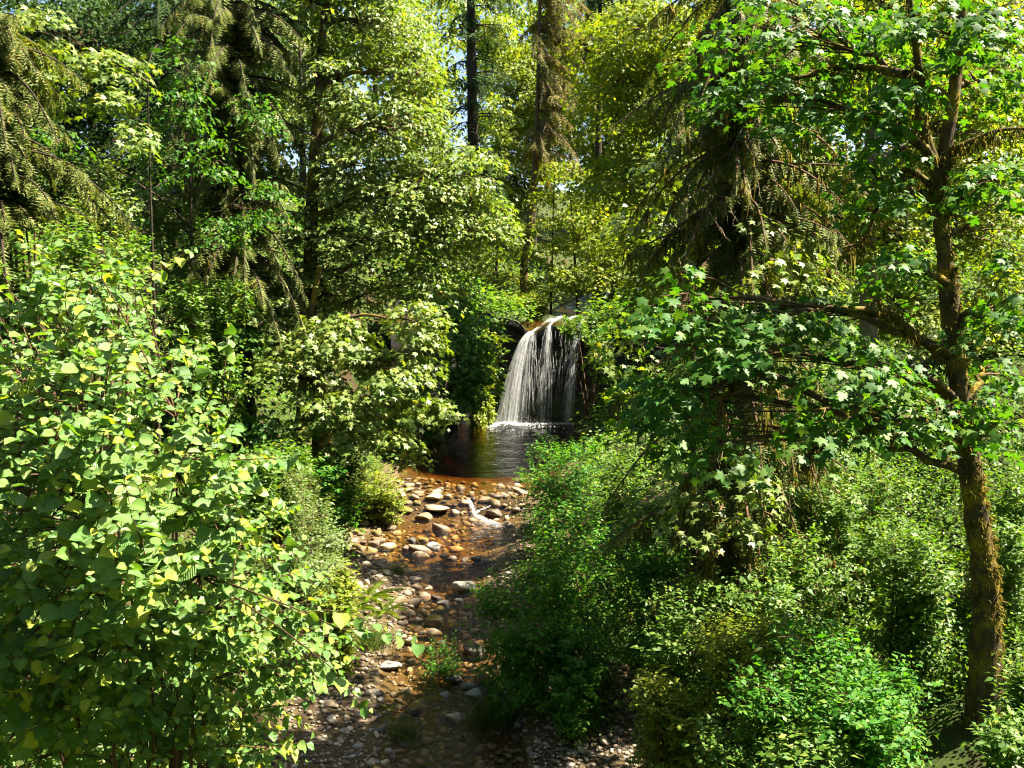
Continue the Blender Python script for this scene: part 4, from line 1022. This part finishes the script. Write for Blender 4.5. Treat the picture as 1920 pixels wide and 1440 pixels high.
broadleaf('young_maple', 'slender leafy sapling right of the bare brown trunk', GF, (W(1035, 0, 53)[0], 53), (.2, 0), 8, .06,
          [(1030, 390, 53, 40, 40, 1.4), (1050, 330, 53, 40, 35, 1.4), (1020, 460, 53, 35, 35, 1.2)],
          'maple_lime', 'bark_dark', dens=10, per=34, rad=.7, size=.2, tmpl=LEAF_FAR)
far = [(560, 70, 'far maple rising behind the mossy trunk at the top edge', 'maple', [(560, 120, 75, 90, 80, 4), (480, 60, 75, 90, 60, 4), (600, 220, 70, 80, 70, 3)]),
       (760, 78, 'far maple crown beside the patch of sky, left of the dark fir', 'maple', [(740, 60, 78, 80, 60, 4), (790, 230, 74, 60, 60, 3), (800, 330, 70, 60, 60, 3), (760, 130, 76, 50, 60, 3)]),
       (1000, 80, 'far maple filling in between the two firs above the fall', 'maple_lime', [(960, 130, 78, 55, 60, 3), (1000, 190, 76, 50, 60, 3), (925, 60, 80, 40, 40, 2.5), (960, 330, 72, 70, 80, 3), (1040, 250, 75, 60, 80, 3), (1070, 120, 78, 80, 80, 3), (930, 250, 74, 40, 70, 3)]),
       (1160, 72, 'far maple crown behind the arching bright maple', 'maple_lime', [(1150, 250, 70, 90, 90, 3.5), (1220, 370, 66, 80, 80, 3), (1180, 70, 72, 110, 70, 3.5), (1130, 450, 64, 60, 60, 2.5)]),
       (1400, 60, 'far maple deep behind the right-hand cedar', 'maple', [(1380, 150, 60, 120, 110, 3), (1450, 350, 55, 130, 110, 3), (1400, 550, 48, 120, 90, 2.5), (1300, 480, 52, 90, 90, 2.5)]),
       (1700, 50, 'far maple low behind the grey trunk on the right', 'maple_lime', [(1720, 130, 48, 150, 110, 3), (1680, 380, 42, 150, 110, 2.5), (1850, 300, 42, 110, 130, 2.5), (1560, 520, 42, 110, 90, 2)]),
       (300, 60, 'far tree behind the left cedar, coloured dark to stand for shade', 'fir', [(300, 150, 58, 140, 110, 3), (420, 60, 60, 150, 70, 3), (200, 300, 48, 120, 100, 2.5), (380, 330, 50, 120, 110, 2.5)]),
       (100, 46, 'far tree behind the far-left cedar, coloured dark to stand for shade', 'fir', [(60, 150, 46, 110, 110, 2.5), (150, 60, 46, 130, 70, 2.5), (80, 320, 42, 100, 90, 2.2)])]
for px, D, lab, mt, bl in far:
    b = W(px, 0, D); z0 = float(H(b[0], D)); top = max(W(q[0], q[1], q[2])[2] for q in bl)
    broadleaf('shade_toned_tree' if mt == 'fir' else 'maple', lab, 'trees far behind', (b[0], D), (0, 0), max(4.0, top - z0), .25, bl, mt, 'bark_dark', dens=12, per=50, rad=1.0, size=.28, tmpl=LEAF_TWO)  # broadleaf trees in fir colour: the dark tone stands in for shade

# conifers
conifer('red_cedar', 'red cedar on the right bank with hanging moss and bare dead twigs', GR, 1395, 18.0, .20, -60, 1060, 2.3, 240, 74, .37, 'cedar', 'bark_red', droop=.55, hang=.9, dead=420, moss=420, taper=.35, lean=-.1)
conifer('red_cedar', 'dark drooping cedar on the left, between corner maple and tall pale maple', GL, 455, 29.0, .25, -40, 560, 3.2, 190, 76, .48, 'cedar', 'bark_dark', droop=.5, hang=.8, taper=.4, moss=60)
conifer('red_cedar', 'cedar with long drooping sprays at the far left edge', GL, 10, 19.0, .2, 40, 420, 2.3, 120, 66, .42, 'cedar', 'bark_dark', droop=.5, hang=.7, taper=.4)
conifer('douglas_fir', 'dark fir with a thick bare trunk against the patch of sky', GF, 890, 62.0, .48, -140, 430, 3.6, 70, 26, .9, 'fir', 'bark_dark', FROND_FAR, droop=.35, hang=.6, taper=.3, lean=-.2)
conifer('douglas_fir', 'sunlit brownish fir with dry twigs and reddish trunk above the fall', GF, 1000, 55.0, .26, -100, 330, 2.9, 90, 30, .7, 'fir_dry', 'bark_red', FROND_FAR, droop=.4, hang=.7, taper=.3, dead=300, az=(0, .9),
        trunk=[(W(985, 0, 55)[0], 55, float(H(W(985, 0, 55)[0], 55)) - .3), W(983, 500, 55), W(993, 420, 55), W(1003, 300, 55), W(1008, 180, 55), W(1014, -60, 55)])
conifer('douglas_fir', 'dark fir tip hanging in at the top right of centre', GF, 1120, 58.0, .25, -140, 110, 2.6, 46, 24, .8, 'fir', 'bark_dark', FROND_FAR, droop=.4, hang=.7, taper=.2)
conifer('red_cedar', 'slim cedar with pale sprays left of the arched limb', GR, 1345, 27.0, .16, -60, 420, 1.8, 100, 56, .42, 'cedar', 'bark_grey', droop=.6, hang=1.0, taper=.2)
conifer('douglas_fir', 'tall dark fir deep in the left wood behind the cedar', 'trees far behind', 330, 44.0, .3, -100, 420, 3.2, 80, 28, .7, 'fir', 'bark_dark', FROND_FAR, droop=.4, hang=.7, taper=.2)

# ------------------------------------------------------------------ foreground hazel
def in_poly(x, y, poly):
    c = False; j = len(poly) - 1
    for i in range(len(poly)):
        a, b = poly[i], poly[j]
        if (a[1] > y) != (b[1] > y) and x < (b[0] - a[0]) * (y - a[1]) / (b[1] - a[1]) + a[0]: c = not c
        j = i
    return c
HZ = [(-80, 405), (60, 425), (180, 450), (260, 470), (300, 520), (340, 590), (395, 640), (405, 710), (440, 790), (530, 850), (550, 920), (580, 990), (610, 1050), (640, 1110), (660, 1160), (690, 1200), (660, 1250), (620, 1310), (590, 1380), (570, 1500), (-80, 1500)]
def build_hazel():
    bx, by = -3.0, 7.6; bz = float(H(bx, by)); foot = np.array([bx, by, bz])
    root = tag(empty('hazel_bush', foot), 'large sunlit hazel bush with broad pleated leaves filling the left foreground', 'bush')
    cx, cyy = 180, 980
    E = []
    while len(E) < 980:
        px, py = RNG.uniform(-80, 680), (RNG.uniform(405, 1500) if RNG.random() < .8 else RNG.uniform(1150, 1500))
        if not in_poly(px, py, HZ): continue
        edge = min(1.0, math.hypot((px - cx) / 430, (py - cyy) / 560))
        D = 4.6 + 1.9 * edge ** 2 + abs(RNG.normal(0, .7))
        E.append(W(px, py, D))
    E = np.array(E); core = W(120, 1150, 6.6)
    O = nrm(E - core)
    dirn = nrm(O * .7 + np.array([.35, -.15, .35]) + rnd(len(E), .3))
    S = E - dirn * RNG.uniform(.25, .6, (len(E), 1))
    ex_s = np.array([W(190, 520, 5.6), W(262, 545, 5.6), W(560, 1150, 5.2), W(640, 1180, 5.2), W(620, 1250, 5.2), W(420, 700, 5.8), W(500, 860, 5.6)])
    ex_e = np.array([W(212, 422, 5.6), W(368, 466, 5.6), W(720, 1178, 5.2), W(803, 1212, 5.15), W(692, 1330, 5.1), W(428, 604, 5.8), W(578, 880, 5.6)])
    S = np.vstack([S, ex_s]); E = np.vstack([E, ex_e]); O = nrm(E - core)
    # stems
    ends = E[RNG.choice(len(E), 34, replace=False)] * .75 + core * .25 + np.array([0, .3, 0])
    f0 = foot + RNG.normal(0, .2, (34, 3)) * np.array([1, 1, 0]); f0[:, 2] = bz - .1
    SPN = bez(f0, f0 * .35 + ends * .65 + np.array([0, 0, .9]), ends, 14)
    mb = MB()
    for k in range(34):
        st = MB(); st.add(*tubes(SPN[k], np.linspace(.026, .006, 14), 7)); st.build('stem', M['twig'], root)
    knots = SPN[:, 6:].reshape(-1, 3); near = knots[np.argmin(((S[:, None] - knots[None]) ** 2).sum(-1), 1)]
    P, pos, d, nn, sz = shoots(S, E, 10, .078, tilt=O * .4 + np.array([.25, -.25, .1]), up=.6, jit=.6)
    tw = MB(); tw.add(*tubes(P[:, ::2], np.linspace(.0035, .0012, 4)[None].repeat(len(P), 0), 3)); tw.add(*tubes(bez(near, (near + S) / 2 + np.array([0, 0, .05]), S, 4), np.linspace(.007, .0035, 4)[None].repeat(len(S), 0), 3)); tw.build('twigs', M['twig'], root, kind='stuff')
    k = pick_front(pos, d, nn, sz, 300, 24); leaf_objects(root, LEAF_HAZEL, M['hazel'], pos[k], d[k], nn[k], sz[k])
    m = np.ones(len(pos), bool); m[k] = False
    mb = MB(); n_ = m & (pos[:, 1] < 5.0); q_ = m & ~n_
    place(mb, LEAF_HAZEL, pos[n_], d[n_], nn[n_], sz[n_], RNG.uniform(.7, 1.08, n_.sum())); place(mb, LEAF_HAZEL_LOW, pos[q_], d[q_], nn[q_], sz[q_], RNG.uniform(.7, 1.08, q_.sum())); mb.build('foliage', M['hazel'], root, uv=True, kind='stuff')
build_hazel()

# ------------------------------------------------------------------ shrubs
GB = 'shrubs on the right bank'; GLS = 'shrubs on the left bank'; GC = 'shrubs along the creek'
shrub('round_bush', 'round pale green bush at the left edge of the pool outlet', GC, [(700, 902, 29.5, 58, 44, .9), (655, 930, 29.3, 45, 45, .8), (735, 928, 29.3, 36, 30, .6)], 'shrub_yellow', 520, 9, .095, .35, base=(W(690, 0, 29.6)[0], 29.6))
shrub('alder_bush', 'big vivid green alder bush overhanging the creek at bottom centre', GC, [(1060, 980, 19.5, 90, 60, .9), (1000, 1090, 18.6, 95, 60, .8), (1100, 1080, 18.6, 110, 80, .9), (1010, 1190, 17.6, 95, 55, .7), (1110, 1200, 17.4, 90, 70, .8), (915, 1115, 19, 50, 38, .5), (950, 1200, 18, 50, 34, .5), (1080, 1280, 16.8, 60, 40, .6)], 'shrub_vivid', 900, 10, .10, .5, base=(W(1120, 0, 18)[0], 18.2), stems=14)
shrub('leafy_bush', 'dark green bush on the right edge of the pool', GC, [(1030, 850, 29, 50, 35, .8), (1000, 890, 28, 40, 28, .7), (1090, 860, 28, 55, 40, .8), (1060, 910, 26, 60, 32, .7)], 'shrub_vivid', 420, 9, .085, .4, base=(W(1075, 0, 28)[0], 28))
shrub('leafy_sapling', 'small leafy sapling growing out of the lower creek bed', GC, [(830, 1215, 19.8, 38, 28, .3), (805, 1255, 19.4, 30, 28, .3), (850, 1245, 19.4, 28, 22, .3)], 'shrub_vivid', 110, 8, .06, .28, base=(W(825, 0, 19.4)[0], 19.4))
shrub('leafy_bush', 'pale grey-green elder bush below the sunlit maple on the left creek bank', GC, [(590, 950, 22, 40, 40, .6), (620, 1000, 21, 42, 30, .6), (610, 1060, 20, 45, 32, .6), (560, 900, 23, 40, 30, .6)], 'shrub_grey', 420, 9, .09, .4, wid=.7)
right = [
 ('bright bush under the cedar on the right bank', 'shrub', [(1290, 1120, 15.5, 85, 50, .7), (1250, 1200, 15, 70, 50, .7)]),
 ('yellow-green bush at the bottom right of the alder', 'shrub_yellow', [(1230, 1300, 14, 60, 55, .6), (1300, 1340, 13.4, 60, 40, .6)]),
 ('vivid shaded bush at bottom right between alder and mossy trunk', 'shrub_vivid', [(1450, 1290, 11.5, 110, 60, .7), (1600, 1310, 11, 100, 55, .7), (1520, 1200, 12, 110, 45, .7)]),
 ('dense bright bush halfway between the cedar and the mossy trunk', 'shrub', [(1500, 1040, 15.5, 90, 50, .8), (1420, 1110, 14.8, 90, 40, .7)]),
 ('sunlit bush right against the left side of the mossy trunk', 'shrub', [(1680, 1010, 15.5, 90, 50, .8), (1740, 1080, 15, 70, 50, .7)]),
 ('leafy bush in front of the foot of the mossy trunk', 'shrub_vivid', [(1660, 1280, 11.8, 75, 50, .6), (1630, 1345, 11.0, 80, 40, .5)]),
 ('pale sunlit bush high on the slope left of the thick trunk bulge', 'shrub', [(1640, 900, 18, 100, 45, .9), (1560, 930, 17, 70, 40, .8)]),
 ('sunlit bush at the right edge beside the mossy trunk', 'shrub', [(1895, 1030, 15.5, 45, 70, .7), (1900, 920, 17, 40, 60, .7)]),
 ('bright low bush in the bottom right corner', 'shrub', [(1925, 1280, 12.4, 30, 50, .4), (1900, 1385, 11.2, 70, 40, .5)]),
 ('low yellowish bush in front of the cedar foot', 'shrub_yellow', [(1360, 1190, 13.8, 80, 40, .6), (1440, 1180, 13.4, 60, 36, .5)]),
 ('dark leafed bush behind the cedar, under the long mossy limb', 'shrub', [(1560, 850, 20, 90, 50, .9), (1450, 880, 20, 80, 50, .9)]),
 ('green bush on the steep bank right of the falls', 'shrub', [(1170, 880, 26, 60, 50, .9), (1220, 960, 22, 60, 50, .8)]),
 ('green bush on the slope between round bank bush and cedar', 'shrub_vivid', [(1230, 1050, 18.5, 70, 50, .8)]),
 ('sunlit bush at the bottom edge under the vivid bush', 'shrub', [(1380, 1380, 11.4, 90, 40, .5), (1520, 1400, 10.6, 90, 45, .5)])]
for lab, mt, bl in right: shrub('leafy_bush', lab, GB, bl, mt, 220 + 80 * len(bl), 8, .105, .42)
left = [
 ('light green bush standing out on the dark slope, upper left', 'shrub_grey', [(180, 320, 24, 50, 45, .7), (215, 380, 23, 55, 35, .7), (150, 395, 22.5, 45, 30, .6)]),
 ('bright bush at the left edge just above the hazel', 'shrub', [(40, 350, 19, 60, 40, .7), (20, 300, 19, 40, 30, .6)]),
 ('dim bush on the left slope under the dark drooping cedar', 'shrub_grey', [(290, 380, 27, 60, 40, .8), (360, 430, 27, 60, 35, .8)]),
 ('shaded bush on the left slope right of the hazel top', 'shrub', [(350, 560, 25, 50, 50, .8), (430, 560, 26, 50, 50, .8)]),
 ('small bush just behind the hazel tip', 'shrub', [(130, 440, 17, 60, 35, .6), (240, 470, 19, 50, 35, .6)]),
 ('dark bush at the foot of the sunlit leaning maple', 'shrub', [(480, 880, 22.5, 50, 50, .7), (540, 860, 24, 50, 40, .7)]),
 ('bush in the shade behind the lower hazel leaves', 'shrub_vivid', [(640, 860, 27, 50, 35, .7), (600, 890, 25, 50, 35, .7)]),
 ('bright bush at the left creek edge above the gravel bar', 'shrub_yellow', [(640, 1090, 19.5, 30, 30, .4), (630, 1130, 19, 40, 30, .4)]),
 ('shaded bush on the bank left of the pool', 'shrub_vivid', [(740, 745, 37, 50, 30, .8), (790, 715, 41, 45, 30, .8), (810, 760, 41.5, 40, 22, .7)])]
for lab, mt, bl in left: shrub('leafy_bush', lab, GLS, bl, mt, 200 + 70 * len(bl), 7, .13, .45)
up_ = [('low green bush on the cliff edge left of the waterfall lip', 'shrub', [(925, 590, 47.2, 34, 14, .6), (880, 575, 46.8, 40, 18, .6)]),
       ('brownish dry bush hanging over the cliff beside the plume', 'shrub_yellow', [(912, 640, 45.8, 22, 24, .5), (895, 690, 45, 20, 30, .5)]),
       ('yellow bush on the ledge left of the waterfall lip', 'shrub_yellow', [(950, 565, 50, 40, 14, .8), (1000, 560, 51, 40, 14, .8)]),
       ('green bush overhanging the right side of the waterfall', 'shrub', [(1125, 640, 44.5, 30, 40, .8), (1080, 604, 45.5, 34, 16, .6), (1062, 614, 45, 16, 12, .3), (1135, 690, 43.5, 30, 40, .8)]),
       ('leafy bush on the right bank of the upper creek', 'shrub', [(1190, 570, 48, 50, 30, 1.0), (1150, 550, 52, 40, 20, 1.0)]),
       ('dark bush clinging to the wall right of the plunge pool', 'shrub_vivid', [(1140, 780, 40, 40, 45, .9), (1180, 720, 40, 45, 50, .9), (1120, 840, 37, 40, 30, .8)])]
for lab, mt, bl in up_: shrub('leafy_bush', lab, 'shrubs around the waterfall', bl, mt, 330, 9, .15, .5, fill='overhanging' not in lab)

# ------------------------------------------------------------------ ferns, grass, undergrowth
fern(1795, 1045, .75, 14, 'large bright sword fern just left of the mossy trunk')
fern(1880, 1010, .6, 11, 'sword fern at the right edge behind the mossy trunk')
fern(690, 1125, .75, 15, 'feathery fern clump beside the sun-bleached stones')
fern(720, 1150, .6, 12, 'smaller fern in front of the feathery fern clump')
fern(655, 1150, .6, 12, 'fern under the hazel on the left creek bank')
fern(1690, 1090, .5, 10, 'shaded fern left of the large bright fern')
for k_, (a_, b_, lab_) in enumerate([(1480, 1150, 'fern arching out of the bushes left of the dense bright bush'), (1620, 1180, 'fern among the bushes left of the mossy trunk, low on the slope'), (1560, 1060, 'fern between the bushes in the middle of the right slope'), (1330, 1260, 'fern above the yellow-green bush at bottom right'), (1760, 1150, 'fern leaning out beside the lower mossy trunk'), (1900, 1150, 'fern at the right edge low beside the mossy trunk')]):
    fern(a_, b_, .55, 11, lab_)
fern(930, 640, .8, 11, 'fern on the mossy wall left of the waterfall', D=45.2)
fern(905, 700, .9, 11, 'fern lower on the wall left of the waterfall', D=44)
fern(880, 760, .8, 10, 'fern at the water line left of the waterfall')
def tuft(px, py, n, hgt, rad, label):
    g = ground_at(px, py); root = tag(empty('grass_tuft', g), label, 'grass', 'grass tufts in the creek bed')
    s = g + rnd(n, 1) * np.array([rad, rad, 0]); s[:, 2] = H(s[:, 0], s[:, 1])
    e = s + rnd(n, .45 * hgt) * np.array([1, 1, 0]) + np.array([0, 0, 1]) * hgt * RNG.uniform(.5, 1.1, (n, 1))
    m = s * .6 + e * .4 + np.array([0, 0, .35 * hgt])
    mb = MB(); mb.add(*tubes(bez(s, m, e, 5), np.array([.006, .007, .005, .003, .0005])[None].repeat(n, 0), 3)); mb.build('blades', M['grass'], root, kind='stuff')
tuft(920, 1345, 420, .45, .20, 'bright green grass tuft at the bottom edge of the creek bed')
tuft(760, 1375, 160, .35, .14, 'small grass tuft near the bottom edge under the mossy boulder')
tuft(700, 1215, 260, .5, .2, 'dark grass tuft beneath the hazel branch tip')
tuft(745, 1080, 120, .3, .14, 'thin grass between the sun-bleached stones')

def undergrowth():
    """ground cover on the slopes: small leafy sprigs, too many to count"""
    pts = []
    n = 42000; D = RNG.uniform(9, 66, n) ** 1.0; px = RNG.uniform(-60, 1980, n)
    x = (px - 960) / F * D * 1.02; z = H(x, D)
    lowd = np.abs(x - xc(D)) - hw(D)
    g = np.where(x < xc(D), np.interp(D, [0, 21, 24, 26, 29, 33, 60], [1.5, 1.6, 1.7, 1.0, .7, .5, .5]), np.interp(D, [0, 18, 21, 24, 60], [2.6, 2.6, 1.0, .6, .5]))
    upper = D > ycl(x) + 1.6
    ok = np.where(upper, np.abs(x - xu(D)) > 2.1, (lowd > g) & (D < ycl(x) + 1.0))
    ok &= ~((np.abs(x - .475 * D) < .5) & (D < 14))
    keep = ok & (RNG.random(n) < .7 * np.clip(24 / D, .2, 1))
    x, D, z = x[keep], D[keep], z[keep]
    lx = np.concatenate([RNG.uniform(-5.2, .6, 420), RNG.uniform(3.8, 7.6, 260)]); ly = ycl(lx) + RNG.uniform(0, 2.6, len(lx))
    # tangled cover between the bushes of the near right bank, standing taller
    tx = RNG.uniform(1.5, 9.5, 5200); ty = RNG.uniform(9, 23, 5200); tk_ = (np.abs(tx - xc(ty)) - hw(ty) > np.interp(ty, [0, 18, 21, 24], [2.8, 2.8, 1.3, .9])); tk_ &= ~((np.abs(tx - .475 * ty) < .55) & (ty < 14)); tx, ty = tx[tk_], ty[tk_]
    tz = H(tx, ty) + RNG.random(len(tx)) * (.55 + .5 * np.clip(bump(tx, ty, .4), -1, 1))
    x = np.concatenate([x, lx, tx]); D = np.concatenate([D, ly, ty]); z = np.concatenate([z, np.maximum(cliff_top(lx) + .1, H(lx, ly)), tz])
    k = len(x); per = 7; i = np.repeat(np.arange(k), per); m = len(i)
    sc = np.clip(D / 22, .8, 2.2)
    off = rnd(m, .16) * sc[i, None]; off[:, 2] = (np.abs(off[:, 2]) * 1.3 + .05) * (1 + 2.6 * ((x > 1) & (D < 22))[i] * RNG.random(m))
    pos = np.column_stack([x, D, z])[i] + off
    mb = MB(); place(mb, LEAF_TWO, pos, nrm(off * np.array([1, 1, .2]) + rnd(m, .08) + np.array([0, 0, -.08])), nrm(np.array([0, 0, .8]) + .3 * SUNV + rnd(m, .4)), .095 * sc[i] * RNG.uniform(.6, 1.3, m))
    tag(mb.build('undergrowth', M['shrub']), 'low leafy ground cover on the slopes of the ravine', 'ground cover', kind='stuff')
undergrowth()

def far_wood():
    root = tag(empty('far_wood', (0, 95, 8)), 'mass of distant sunlit trees closing the ravine', kind='stuff')
    C = []
    while len(C) < 2000:
        px, py = RNG.uniform(-120, 2040), (RNG.uniform(-80, 470) if RNG.random() < .5 else RNG.uniform(-60, 220))
        if 850 < px < 908 and 80 < py < 205 and RNG.random() < .65: continue
        C.append(W(px, py, RNG.uniform(84, 112)))
    C = np.array(C); O = nrm(rnd(len(C)) + np.array([0, -.6, .3]))
    pos, d, nn, sz = pad_leaves(C, O, 44, 1.8, .56)
    dark = pos[:, 0] < -.21 * pos[:, 1]  # left crowns get the dark fir colour in place of shade
    for nm, mk, mt in (('leafy_crowns', ~dark, 'maple'), ('shade_toned_crowns', dark, 'fir')):
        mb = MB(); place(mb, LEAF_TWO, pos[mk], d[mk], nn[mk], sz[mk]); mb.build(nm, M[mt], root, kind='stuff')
    n = 22; px = np.linspace(-80, 2000, n) + RNG.normal(0, 25, n); D = RNG.uniform(90, 110, n); x = (px - 960) / F * D
    a = np.column_stack([x, D, H(x, D) - .5]); b = a + np.column_stack([RNG.normal(0, .5, n), np.zeros(n), RNG.uniform(18, 26, n)])
    mb = MB(); mb.add(*tubes(bez(a, (a + b) / 2 + rnd(n, .3), b, 8), np.linspace(.4, .15, 8)[None].repeat(n, 0), 7)); mb.build('trunks', M['bark_dark'], root, kind='stuff')
far_wood()

def wood_around():
    """the forest goes on, unseen, behind and beside the viewer"""
    root = tag(empty('sky_blocking_wood', (0, -25, 0)), 'unseen forest behind and beside the viewpoint, added to block sky light', kind='stuff')
    C = []
    for k in range(2000):
        a = RNG.uniform(math.radians(150), math.radians(395)); r = RNG.uniform(26, 44)   # all round except ahead
        C.append((r * math.cos(a), r * math.sin(a) + 2, RNG.uniform(-1, 31 if a < 5.5 else 26)))
    C = np.array(C); O = nrm(rnd(len(C)))
    pos, d, nn, sz = pad_leaves(C, O, 24, 2.3, 1.0)
    mb = MB(); place(mb, LEAF_TWO, pos, d, nn, sz); mb.build('crowns', M['maple_deep'], root, kind='stuff')  # crowns added to hold off sky light and deepen the shade
wood_around()
